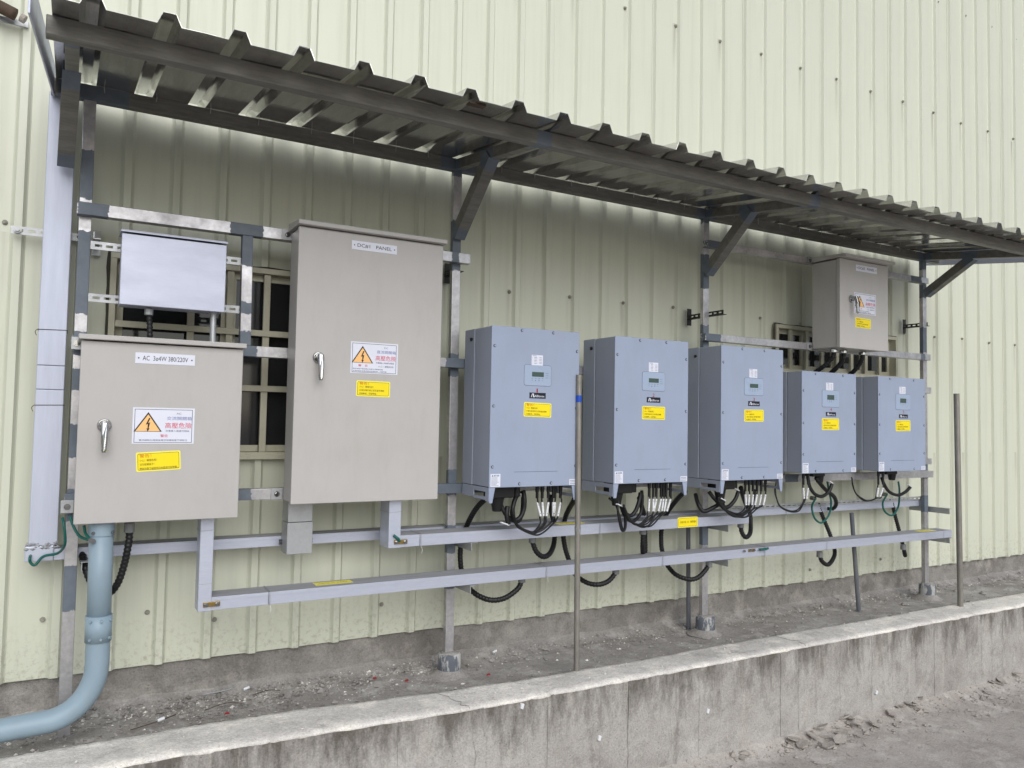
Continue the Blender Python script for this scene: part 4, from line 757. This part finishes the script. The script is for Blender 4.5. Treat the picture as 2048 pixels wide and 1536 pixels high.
# ---------------------------------------------------------------- dc connectors and cables
def pathobj(name, path, r, mat, label, cat, group=None, ring=None, n=10, glands=()):
    root = thing(name, path[0], label, cat, group)
    MB().tube(path, r, n, ring).build('hose' if ring else 'wire', mat, root, smooth=True)
    for (p, q, rr) in glands:
        MB().cyl(p, q, rr, 12).build('gland', 'grey_gland', root, bevel=.0015)
    return root
ORD = ['first', 'second', 'third', 'fourth', 'fifth', 'sixth', 'seventh']
for k in range(5):
    for j, c in enumerate(PATHS['dc%d' % (k + 1)]):
        p = c['path']; zb = (BZ - BH if k < 3 else SZ - SH)
        m = MB(); x, y = p[0][0], p[0][1]
        o = m.cyl((x, y, zb - .002), (x, y, zb - .03), .0076, 10).cyl((x, y, zb - .03), (x, y, p[0][2] - .006), .0058, 10)
        inv = invs[k]
        mm = MB(); off = inv.location
        mm.v = [(a - off.x, b - off.y, c_ - off.z) for a, b, c_ in m.v]; mm.f = m.f; mm.a = m.a; mm.mi = m.mi
        mm.build('dc_connector', 'black', inv, smooth=False)
        t = thing('solar_cable', p[0], '%s thin white-tagged black cable from the left under the %s inverter' % (ORD[j], ('leftmost tall', 'middle tall', 'rightmost tall', 'left short', 'right short')[k]), 'cable', 'tagged cables under the inverters')
        MB().tube([p[0]] + [(a + random.uniform(-.004, .004), b + random.uniform(-.006, .006), c_ + random.uniform(-.004, .004)) for a, b, c_ in p[1:]], .0034, 7, smooth_n=6).build('wire', 'black', t, smooth=True)
        a, b = Vector(c['tag'][0]), Vector(c['tag'][1])
        MB().sweep(rect_prof(.0085, .007), a, b, (0, 1, 0)).build('marker_tag', 'white', t, bevel=.001)
        d = (b - a).normalized(); mk = MB()
        for q in (.2, .8): mk.cyl(a + (b - a) * q + Vector((0, -.0034, 0)), a + (b - a) * q + Vector((0, -.0045, 0)), .0014, 6)
        mk.build('tag_marks', 'ink', t)
Rc = .0112
def G(p, up=1, r=.0155, L=.018):                       # gland collar where a hose enters a tray or box
    p = Vector(p); return [(p + Vector((0, 0, .012 * up)), p - Vector((0, 0, L * up)), r)]
pathobj('corrugated_conduit', PATHS['inv1_ac'], Rc, 'black', 'wide black corrugated loop beside the second post, rising into the lower tray', 'conduit', 'black conduits', .0032, 12, G(PATHS['inv1_ac'][-1]))
pathobj('corrugated_conduit', PATHS['inv1_dc'], Rc, 'black', 'small black U-shaped hose under the middle tray below inverter 1', 'conduit', 'black conduits', .0032, 12, G(PATHS['inv1_dc'][0]))
pathobj('corrugated_conduit', PATHS['inv2_ac'], Rc, 'black', 'black corrugated loop under the lower tray just behind the bare front pole', 'conduit', 'black conduits', .0032, 12, G(PATHS['inv2_ac'][-1]))
pathobj('corrugated_conduit', PATHS['inv2_dc'], Rc, 'black', 'short straight black hose between middle and lower tray below inverter 2', 'conduit', 'black conduits', .0032, 12, G(PATHS['inv2_dc'][0]))
pathobj('corrugated_conduit', PATHS['inv3_ac'], Rc, 'black', 'black corrugated loop under the lower tray crossing the thin pipe at the third post', 'conduit', 'black conduits', .0032, 12, G(PATHS['inv3_ac'][-1]))
pathobj('corrugated_conduit', PATHS['inv3_dc'], Rc, 'black', 'small black U-shaped hose at the right end of the middle tray', 'conduit', 'black conduits', .0032, 12, G(PATHS['inv3_dc'][0]))
pathobj('corrugated_conduit', PATHS['inv4_tray'], .0105, 'black', 'short black hose bending from inverter 4 back into the rear tray', 'conduit', 'black conduits', .0032, 10)
pathobj('corrugated_conduit', PATHS['inv4_ac'], Rc, 'black', 'black hook-shaped hose under the lower tray below inverter 4', 'conduit', 'black conduits', .0032, 12, G(PATHS['inv4_ac'][-1]))
pathobj('corrugated_conduit', PATHS['inv5_ac'], Rc, 'black', 'rightmost black hose hanging below the lower tray under inverter 5', 'conduit', 'black conduits', .0032, 12, G(PATHS['inv5_ac'][-1]))
pathobj('corrugated_conduit', PATHS['ac_cond'], .0115, 'black', 'black corrugated hose looping behind the thick grey-blue pipe under the AC cabinet', 'conduit', 'black conduits', .0032, 12, G(PATHS['ac_cond'][0]))
for n_, l in (('dc2_a', 'left one of three black hoses below the DC#2 cabinet'), ('dc2_b', 'middle one of three black hoses below the DC#2 cabinet'), ('dc2_c', 'right one of three black hoses below the DC#2 cabinet')):
    p = PATHS[n_]; p0 = Vector(p[0]); t = pathobj('corrugated_conduit', [(p0.x, p0.y, .395)] + p[1:], .0125, 'black', l, 'conduit', 'black conduits', .0034, 12)
    MB().cyl((p0.x, p0.y, .4005), (p0.x, p0.y, .382), .019, 14).build('lock_nut', 'chrome', t, bevel=.002)
p = PATHS['steel_a']; t = pathobj('corrugated_conduit', p, .0095, 'black', 'short black hose between stainless box and AC cabinet', 'conduit', None, .0032, 10)
MB().cyl(p[0], Vector(p[0]) - Vector((0, 0, .02)), .0135, 8).build('gland', 'galv', t, bevel=.0015)
p = PATHS['steel_b']; t = thing('steel_nipple', p[-1], 'short bare steel conduit nipple under the right side of the stainless box', 'conduit')
MB().cyl(p[0], p[-1], .010, 14).build('pipe', 'galv', t); MB().cyl(p[0], Vector(p[0]) - Vector((0, 0, .014)), .013, 12).build('collar', 'galv', t, bevel=.0015)
for n_, r_, l in (('inv4_loop', .0088, 'thick black cable looping under the left short inverter'), ('inv5_loop', .0088, 'thick black cable looping under the right short inverter'), ('inv1_loop', .0090, 'thick black cable looped beside the plug of inverter 1'),
                  ('inv2_loop', .0085, 'thick black cable curling right of the plug of inverter 2'), ('inv2_loop2', .0046, 'thin black wire hanging lowest below the plug of inverter 2'), ('inv2_loop3', .0046, 'thin black wire slanting from the left foot of inverter 2'),
                  ('x1a', .0085, 'thick black cable with two bends hanging below the plug of the leftmost tall inverter'), ('x1b', .0095, 'stubby black cable end dangling under the plug of inverter 1'), ('x3a', .0075, 'thick black cable sweeping right beneath the white tags of inverter 3'), ('x2a', .0075, 'thick black cable sweeping right beneath the plug of the middle tall inverter'), ('inv3_loop', .0095, 'thick black cable sagging left of the plug of inverter 3'), ('inv3_loop2', .0090, 'thick black cable sagging behind the plug of inverter 3')):
    p = PATHS[n_]; t = pathobj('power_cable', p, r_, 'black', l, 'cable', 'thick cables under the inverters')
    if r_ > .008:
        e = Vector(p[-1]); q = e - (Vector(p[-2]) - e).normalized() * .004
        MB().sweep(rect_prof(.012, .005), q, q + Vector((-.040, -.010, .014)), (0, 0, 1)).build('cable_tie', 'white', t, bevel=.0008)
for n_, l in (('inv4_green', 'left one of two dark green looped wires hanging under the short inverters'), ('inv5_green', 'right one of two dark green looped wires hanging under the short inverters')):
    p = PATHS[n_]; t = pathobj('earth_wire', p, .0052, 'green', l, 'wire'); MB().cyl(p[0], Vector(p[0]) + Vector((0, .03, 0)), .011, 10).build('gland', 'chrome', t, bevel=.0015)
for n_, l in (('gnd1', 'green earth wire from the AC cabinet corner to the pipe clamp'), ('gnd2', 'green earth wire bonding the left duct at its bottom elbow'), ('gnd3', 'short green earth wire behind the pipe clamp under the AC cabinet')):
    p = PATHS[n_]; t = pathobj('earth_wire', p, .0042, 'green', l, 'wire'); e = Vector(p[-1]); MB().cyl(e, e + Vector((0, -.006, 0)), .007, 8).build('lug', 'chrome', t)
# ---------------------------------------------------------------- cable trays and ducts
def tray(name, label, x0, x1, y0, y1, z0, z1, joints, stickers=(), mat='tray'):
    t = thing(name, ((x0 + x1) / 2, (y0 + y1) / 2, z0), label, 'cable tray')
    cuts = [x0] + joints + [x1]
    for a, b in zip(cuts, cuts[1:]):
        MB().box(a + .0006, b - .0006, y0 + .001, y1 - .001, z0, z1 - .003).build('trough', mat, t, bevel=.0015)
        MB().box(a + .0006, b - .0006, y0, y1, z1 - .0032, z1).box(a + .0006, b - .0006, y0, y0 + .0009, z1 - .012, z1 - .0033).build('cover', mat, t, bevel=.0006)
    for j in joints:
        x = j + .004; e = .0014
        m = MB(); m.tube([(x, y0 - e, z0 - e), (x, y0 - e, z1 + e), (x + .002, y1 + e, z1 + e), (x, y1 + e, z0 - e), (x, y0 - e, z0 - e)], .0011, 5, smooth_n=0)
        m.tube([(x, y0 - e, z0), (x + .003, y0 - .008, z0 - .014), (x - .002, y0 - .010, z0 - .024)], .0009, 5, smooth_n=3); m.build('binding_wire', 'galv', t)
    return t
T1 = tray('cable_tray', 'lowest and longest grey steel cable tray, joined to the AC cabinet by a drop duct', .436, 4.515, -.297, -.198, -.6335, -.5915, [.62, 1.72, 2.33, 2.97, 3.42, 4.43])
T2 = tray('cable_tray', 'middle grey steel cable tray in front of the posts below the tall inverters', 1.083, 2.862, -.302, -.198, -.4715, -.4285, [1.162, 1.98])
T3 = tray('cable_tray', 'rear grey steel cable tray running behind the posts along the wall', -.010, 4.480, -.140, -.058, -.4655, -.4300, [.74, 1.62, 3.30])
m = MB(); slotted(m, (2.85, -.146, -.4298), 'x', 1.66, .022, .0022, pitch=.040, slot=.024); m.box(2.85, 4.51, -.1438, -.118, -.4298, -.4278); m.build('perforated_angle', 'galv', T3)
for x0, x1, z0, z1, par, nm in ((.397, .4385, -.6345, -.3305, T1, 'drop_duct'), (1.038, 1.0845, -.4725, -.2975, T2, 'drop_duct')):
    y0, y1 = (-.2995, -.232) if par is T1 else (-.3045, -.214)
    o = MB().box(x0, x1, y0, y1, z0, z1).build(nm, 'tray', par, bevel=.0018)
    zb = z0 + .022; q = MB().box(x1 - .026, x1 + .026, y0 - .004, y0 - .0008, zb - .008, zb + .008); q.build('bonding_bar', 'brass', o, bevel=.001)
    b = MB()
    for s_ in (-.017, .017): b.cyl((x1 + s_, y0 - .004, zb), (x1 + s_, y0 - .007, zb), .0075, 12).cyl((x1 + s_, y0 - .007, zb), (x1 + s_, y0 - .012, zb), .005, 6)
    b.build('bolts', 'chrome', o)
    b = MB(); e = .0013; zz = z1 - .045; b.tube([(x0 - e, y0 - e, zz), (x1 + e, y0 - e, zz + .002), (x1 + e, y1 + e, zz), (x0 - e, y1 + e, zz), (x0 - e, y0 - e, zz)], .001, 5, smooth_n=0)
    b.build('binding_wire', 'galv', o); b = MB()
    if par is T1: b.tube([(x0 - e, y0 - e, zz - .17), (x1 + e, y0 - e, zz - .168), (x1 + e, y1 + e, zz - .17), (x0 - e, y1 + e, zz - .17)], .001, 5, smooth_n=0).build('binding_wire', 'galv', o)
b = MB().box(2.862, 2.905, -.3010, -.2975, -.607, -.594); b.build('bonding_bar', 'brass', T1, bevel=.001)
for x in (2.83, 2.872, 2.895, 2.93): MB().cyl((x, -.2975, -.6005), (x, -.307, -.6005), .006, 8).build('bolt', 'chrome', T1)
MB().tube([(2.93, -.305, -.600), (2.96, -.312, -.598), (2.985, -.306, -.597)], .006, 8).build('bonding_wire', 'green', T1, smooth=True)
MB().tube([(1.055, -.309, -.425), (1.07, -.314, -.437), (1.078, -.312, -.448)], .005, 8).build('bonding_wire', 'green', T2, smooth=True)
yellow_sticker(T2, 2.412, 2.532, -.4695, -.4235, -.3028, [('太陽光電  DC  專用電線', .1, .92, .42, .64, 1)])
def top_sticker(par, x0, x1, y0, y1, z):
    o = MB().box(x0, x1, y0, y1, z, z + .0007).build('warning_sticker', 'sticker_pale', par)
    m = MB(); i = .004; m.box(x0 + i, x1 - i, y0 + i, y0 + i + .0012, z + .0007, z + .001).box(x0 + i, x1 - i, y1 - i - .0012, y1 - i, z + .0007, z + .001)
    v, f = text_data('太陽光電  DC  專用電線'); xs = [p[0] for p in v]; sx = (x1 - x0 - .03) / (max(xs) - min(xs))
    m.add([(x0 + .015 + (p[0] - min(xs)) * sx, (y0 + y1) / 2 - .005 + p[1] * sx, z + .0011) for p in v], f); m.build('lettering', 'ink_olive', o)
top_sticker(T1, .79, .925, -.262, -.214, -.5913); top_sticker(T1, 4.26, 4.40, -.275, -.225, -.5913); top_sticker(T2, 1.80, 1.93, -.270, -.225, -.4283)
# flat duct between DC#1 cabinet and rear tray
t = thing('drop_duct', (.738, -.19, -.49), 'short wide galvanised duct under the left corner of the DC#1 cabinet', 'duct')
MB().box(.6945, .781, -.224, -.142, -.372, -.2975).build('upper_sleeve', 'galv', t, bevel=.0018); MB().box(.693, .7825, -.2255, -.1415, -.484, -.3735).build('lower_sleeve', 'galv', t, bevel=.0018)
b = MB()
for x in (.690, .7855):
    for z in (-.442, -.452): b.cyl((x, -.17, z), (x + (.012 if x > .7 else -.012), -.17, z), .005, 6)
b.build('bolts', 'chrome', t)
# tall duct at the left
t = thing('vertical_duct', (-.04, -.1, -.46), 'tall pale steel duct standing upright at the far left beside the first post', 'duct')
for z0, z1 in ((-.418, .069), (.070, .145), (.146, 1.02)):
    MB().box(-.080, -.002, -.140, -.058, z0, z1).build('duct_section', 'duct', t, bevel=.0025)
b = MB()
for z in (.02, .258): b.tube([(-.0815, -.1415, z), (-.0005, -.1415, z + .002), (-.0005, -.0565, z), (-.0815, -.0565, z), (-.0815, -.1415, z)], .0011, 5, smooth_n=0).tube([(-.0815, -.1415, z), (-.088, -.146, z - .008), (-.084, -.147, z - .02)], .001, 5, smooth_n=3)
b.build('binding_wire', 'blackmetal', t)
MB().box(-.089, -.0105, -.1405, -.0575, -.4665, -.4185).build('elbow', 'tray', t, bevel=.003)
b = MB()
for k in range(30):
    x = random.uniform(-.085, .0); b.add(*(lambda c, r: ([(c[0] + r * a, c[1] + r * .4 * b_, c[2] + r * .6 * d) for a, b_, d in ((1, 0, 0), (-1, 0, 0), (0, 1, 0), (0, -1, 0), (0, 0, 1), (0, 0, -1))], [(0, 2, 4), (2, 1, 4), (1, 3, 4), (3, 0, 4), (2, 0, 5), (1, 2, 5), (3, 1, 5), (0, 3, 5)]))((x, -.1405, -.420 + random.uniform(-.008, .010)), random.uniform(.004, .009)))
b.build('sealant', 'galv', t)['kind'] = 'stuff'
m = MB(); slotted(m, (-.170, -.0565, .566), 'x', .23, .026, .003, pitch=.034, slot=.02); m.build('slotted_strap', 'galv', t)
MB().cyl((-.152, -.0575, .579), (-.152, -.066, .579), .011, 12).cyl((-.152, -.066, .579), (-.152, -.074, .579), .007, 6).build('bolt', 'galv', t)
# ---------------------------------------------------------------- thick painted pipe
cx, cy, pr = .1165, -.300, .0335
t = thing('conduit_pipe', (cx, cy, GZ), 'thick grey-blue painted pipe dropping from the AC cabinet and bending left', 'pipe')
m = MB().cyl((cx - .004, cy, -.3305), (cx, cy, -.650), pr, 32); m.build('upper_pipe', 'pvc', t, smooth=False, bevel=.0)
for p_ in t.children[0].data.polygons: p_.use_smooth = len(p_.vertices) == 4
path = [(cx, cy, -.6505), (cx, cy, -.72), (cx, cy, -.76)]
for k in range(1, 9):
    a = R(90 * k / 8); path.append((cx - .135 * (1 - math.cos(a)), cy - .0 * k, -.76 - .150 * math.sin(a)))
path += [(cx - .22, cy, -.914), (cx - .40, cy, -.925), (cx - .9, cy - .02, -.95)]
o = MB().tube(path, pr, 28, smooth_n=5).build('elbow', 'pvc', t, smooth=True)
m = MB().cyl((cx, cy, -.612), (cx, cy, -.690), pr + .0035, 32); o = m.build('coupling', 'pvc', t)
for p_ in o.data.polygons: p_.use_smooth = len(p_.vertices) == 4
b = MB()
for z in (-.624, -.678):
    for a in (-2.2, -1.45, -.7): b.cyl((cx + (pr + .003) * math.cos(a), cy + (pr + .003) * math.sin(a), z), (cx + (pr + .009) * math.cos(a), cy + (pr + .009) * math.sin(a), z), .004, 8)
b.build('set_screws', 'pvc', t)
MB().cyl((cx - .003, cy, -.3308), (cx - .003, cy, -.372), pr + .0025, 32).build('collar', 'pvc', t)
for p_ in t.children[-1].data.polygons: p_.use_smooth = len(p_.vertices) == 4
b = MB()
for a in (-2.3, -.8): b.cyl((cx + (pr + .002) * math.cos(a), cy + (pr + .002) * math.sin(a), -.362), (cx + (pr + .008) * math.cos(a), cy + (pr + .008) * math.sin(a), -.362), .0055, 8)
b.build('clamp_bolts', 'chrome', t)
MB().cyl((cx - .262, cy, -.918), (cx - .277, cy, -.919), pr + .0025, 28).build('weld_ring', 'pvc', t, bevel=.002)
# ---------------------------------------------------------------- poles and thin pipes
def pole(name, p0, p1, r, mat, label, extra=None):
    t = thing(name, p0, label, 'pole'); n = 20; d = Vector(p1) - Vector(p0); a = d.orthogonal().normalized(); b_ = d.normalized().cross(a); vs = []; fs = []
    for i in range(13):                                # open tube with wall thickness at the top
        for j in range(n): q = 2 * math.pi * j / n; vs.append(Vector(p0) + d * (i / 12) + (a * math.cos(q) + b_ * math.sin(q)) * r)
    for j in range(n): q = 2 * math.pi * j / n; vs.append(Vector(p1) + (a * math.cos(q) + b_ * math.sin(q)) * (r * .8))
    for j in range(n): q = 2 * math.pi * j / n; vs.append(Vector(p1) - d * .06 + (a * math.cos(q) + b_ * math.sin(q)) * (r * .8))
    for i in range(14):
        for j in range(n): fs.append((i * n + j, i * n + (j + 1) % n, (i + 1) * n + (j + 1) % n, (i + 1) * n + j))
    o = MB().add(vs, fs).build('tube', mat, t, smooth=True)
    es = o.modifiers.new('edges', 'EDGE_SPLIT'); es.split_angle = R(40)
    return t
t = pole('bare_pole', (1.7705, -.450, -.975), (1.762, -.450, .184), .0114, 'pole', 'bare grey pole with blue tape band standing on the kerb before inverter 1')
MB().cyl((1.7627, -.450, .103), (1.7628, -.450, .076), .0120, 20).build('blue_tape', 'blue_tape', t)
b = MB().cyl((1.7665, -.450, -.412), (1.7667, -.450, -.434), .0130, 14, .0120); b.build('mortar_splash', 'mortar', t)
t = pole('bare_pole', (4.283, -.480, -.975), (4.261, -.480, .192), .0150, 'pole', 'bare brownish pole standing on the kerb right of the last post')
pole('thin_pipe', (2.683, -.085, -1.0), (2.675, -.085, -.470), .0105, 'pvcdark', 'thin grey plastic pipe upright just left of the third post')
pole('thin_pipe', (3.800, -.205, -1.0), (3.742, -.205, -.470), .0115, 'pvcdark', 'thin grey plastic pipe leaning between the third and fourth posts')
# rusty stub in the top left corner
t = thing('pipe_stub', (-.2, -.04, 1.27), 'rusty brown pipe end strapped to the wall in the top left corner', 'pipe')
MB().tube([(-.35, -.06, 1.34), (-.26, -.06, 1.30), (-.185, -.065, 1.272)], .020, 14).build('pipe', 'rust', t, smooth=True)
MB().box(-.27, -.150, -.026, -.021, 1.255, 1.275).build('strap', 'galv', t, bevel=.001); b = MB().cyl((-.17, -.065, 1.268), (-.158, -.066, 1.262), .014, 10); b.build('packing', 'mud', t)

# ---------------------------------------------------------------- debris
def flake_mesh(seed, n=7):
    r_ = random.Random(seed); P = [(math.cos(2 * math.pi * k / n) * r_.uniform(.6, 1.1), math.sin(2 * math.pi * k / n) * r_.uniform(.4, .8)) for k in range(n)]
    vs = [(x, y, .10 + .25 * (x * x) * r_.uniform(.5, 1)) for x, y in P] + [(x * .96, y * .96, -.12 + .22 * x * x) for x, y in P] + [(0, 0, .08)]
    fs = [(k, (k + 1) % n, 2 * n) for k in range(n)] + [(k, n + k, n + (k + 1) % n, (k + 1) % n) for k in range(n)] + [tuple(n + k for k in reversed(range(n)))]
    me = bpy.data.meshes.new('mud_flake'); me.from_pydata(vs, [], fs); me.update(); me.materials.append(MAT['mud']); return me
FM = [flake_mesh(s) for s in range(8)]
spots = []
for k in range(46):
    if k < 30: x = random.gauss(2.95, .16); y = -.655 + random.gauss(0, .03)
    elif k < 40: x = random.gauss(3.55, .1); y = -.635 + random.gauss(0, .022)
    else: x = random.gauss(4.35, .2); y = -.64 + random.gauss(0, .02)
    spots.append((x, min(y, -.615), random.uniform(.012, .034) if k % 3 else random.uniform(.03, .045)))
for k, (x, y, s_) in enumerate(spots):
    o = bpy.data.objects.new('mud_flake', FM[k % 8]); C.objects.link(o)
    o.location = (x, y, LZ + .004 + .012 * (k % 3 == 0) + .035 * max(0, (y + .70) / .1) ** 1.5 + .012 * nz(x, y, 0, 1.7)); o.scale = (s_, s_, s_ * .7)
    o.rotation_euler = (random.uniform(-.35, .35), random.uniform(-.35, .35), random.uniform(0, 6.28))
    tag(o, 'curled flake of dried mud lying at the foot of the kerb', 'mud flake', 'mud flakes along the kerb')
def gravel(name, n, fx, mat, rmin, rmax, zf):
    m = MB(); r_ = random.Random(n)
    for k in range(n):
        x, y = fx(r_); s_ = r_.uniform(rmin, rmax) * (1 if r_.random() < .85 else 1.8); c = Vector((x, y, zf(x, y) + s_ * .2)); V = []
        for a in ((1, 0, 0), (-1, 0, 0), (0, 1, 0), (0, -1, 0), (0, 0, .7), (0, 0, -.7)): V.append(c + Vector(a) * s_ * r_.uniform(.6, 1.2) + Vector((r_.uniform(-.3, .3), r_.uniform(-.3, .3), 0)) * s_)
        m.add(V, [(0, 2, 4), (2, 1, 4), (1, 3, 4), (3, 0, 4), (2, 0, 5), (1, 2, 5), (3, 1, 5), (0, 3, 5)])
    o = m.build(name, mat); kind(o, 'stuff'); o['label'] = 'loose grit and crumbs scattered on the dusty ground'; return o
def strip(r_):
    x = r_.uniform(-.3, 6); 
    if r_.random() < .45: x = r_.uniform(-.3, 1.4)
    y = -.01 - abs(r_.gauss(0, .08)) if r_.random() < .6 else r_.uniform(-.42, -.03); return x, max(-.42, y)
gravel('gravel', 3600, strip, 'soil', .0018, .0075, lambda x, y: GZ - .003 + .006 * nz(x, y, 0, 3) + .018 * max(0, (y + .07) / .07) ** 2)
gravel('pale_gravel', 950, strip, 'coping', .0012, .0052, lambda x, y: GZ - .003 + .006 * nz(x, y, 0, 3) + .018 * max(0, (y + .07) / .07) ** 2)
gravel('yard_grit', 2200, lambda r_: (r_.uniform(1.2, 6), -.61 - abs(r_.gauss(0, .16))), 'mud', .0012, .0055, lambda x, y: LZ + .012 * nz(x, y, 0, 1.7) + .035 * max(0, (y + .70) / .1) ** 1.5)
gravel('coping_crumbs', 260, lambda r_: (r_.uniform(-.3, 6), r_.uniform(-.60, -.44)), 'coping', .0012, .004, lambda x, y: KT + .002)
gravel('rubble', 280, strip, 'soil', .005, .013, lambda x, y: GZ - .003 + .008 * nz(x, y, 0, 3) + .018 * max(0, (y + .07) / .07) ** 2)
gravel('leaf_litter', 420, lambda r_: (r_.gauss(.45, .5), -.02 - abs(r_.gauss(0, .12))), 'plinth', .0015, .007, lambda x, y: GZ + .001 + .008 * nz(x, y, 0, 3) + .018 * max(0, (y + .07) / .07) ** 2)
gravel('yard_rubble', 200, lambda r_: (r_.uniform(1.6, 5.5), -.63 - abs(r_.gauss(0, .07))), 'mud', .006, .014, lambda x, y: LZ + .012 * nz(x, y, 0, 1.7) + .035 * max(0, (y + .70) / .1) ** 1.5)
def scrap(name, label, cat, pts, r, mat, z=None):
    o = MB().tube(pts, r, 6, smooth_n=4).build(name, mat, smooth=True); tag(o, label, cat)
scrap('twig', 'dry twig lying in the litter beside the thick pipe bend', 'twig', [(.22, -.24, GZ + .006), (.29, -.22, GZ + .010), (.36, -.17, GZ + .007)], .0018, 'rust')
scrap('twig', 'dark twig lying against the kerb left of the second post', 'twig', [(.45, -.17, GZ + .006), (.52, -.15, GZ + .012), (.58, -.16, GZ + .006)], .0016, 'rust')
scrap('twig', 'short dark twig lying near the wall left of the second post', 'twig', [(.62, -.10, GZ + .008), (.68, -.085, GZ + .012), (.72, -.09, GZ + .006)], .0016, 'rust')
scrap('nail', 'bent steel nail lying near the wall under the lower tray', 'nail', [(.46, -.035, GZ + .014), (.54, -.03, GZ + .016), (.57, -.025, GZ + .022)], .0018, 'galv')
for k, (x, y, l) in enumerate(((.502, -.235, 'small red plastic scrap on the soil left of the second post'), (1.061, -.115, 'dark red scrap on the soil near the plinth'), (1.161, -.194, 'tiny bright red scrap on the soil by the second footing'), (1.471, -.272, 'tiny red scrap at the kerb edge right of the second footing'))):
    o = MB().plate([(x, GZ + .003), (x + .018, GZ + .004), (x + .014, GZ + .010), (x + .003, GZ + .009)], y, y + .006).build('plastic_scrap', 'red_bit', bevel=.001); tag(o, l, 'scrap', 'red scraps')
for k, (x, y, l) in enumerate(((.30, -.22, 'white paper scrap beside the thick pipe bend'), (.60, -.045, 'white stub lying against the plinth under the lower tray'), (1.62, -.045, 'white stub lying on the plinth foot right of the second post'))):
    o = MB().tube([(x, y, GZ + .014), (x + .02, y + .005, GZ + .018)], .005, 8, smooth_n=0).build('paper_scrap', 'white'); tag(o, l, 'scrap', 'white scraps')
for k, (x, z, l) in enumerate(((1.762, -1.168, 'white plaster bit stuck on the kerb face below the blue-taped pole'), (2.303, -1.16, 'white bit stuck on the kerb face under the third post'), (3.371, -1.25, 'white bit near the foot of the kerb face at right'), (1.427, -.998, 'pale bit at the kerb arris left of the blue-taped pole'))):
    y = kout(x) - .004; o = MB().plate([(x - .006, z - .006), (x + .005, z - .010), (x + .010, z + .008), (x - .003, z + .012)], y - .006, y + .006).build('plaster_bit', 'white', bevel=.002); tag(o, l, 'plaster bit', 'white bits on the kerb face')
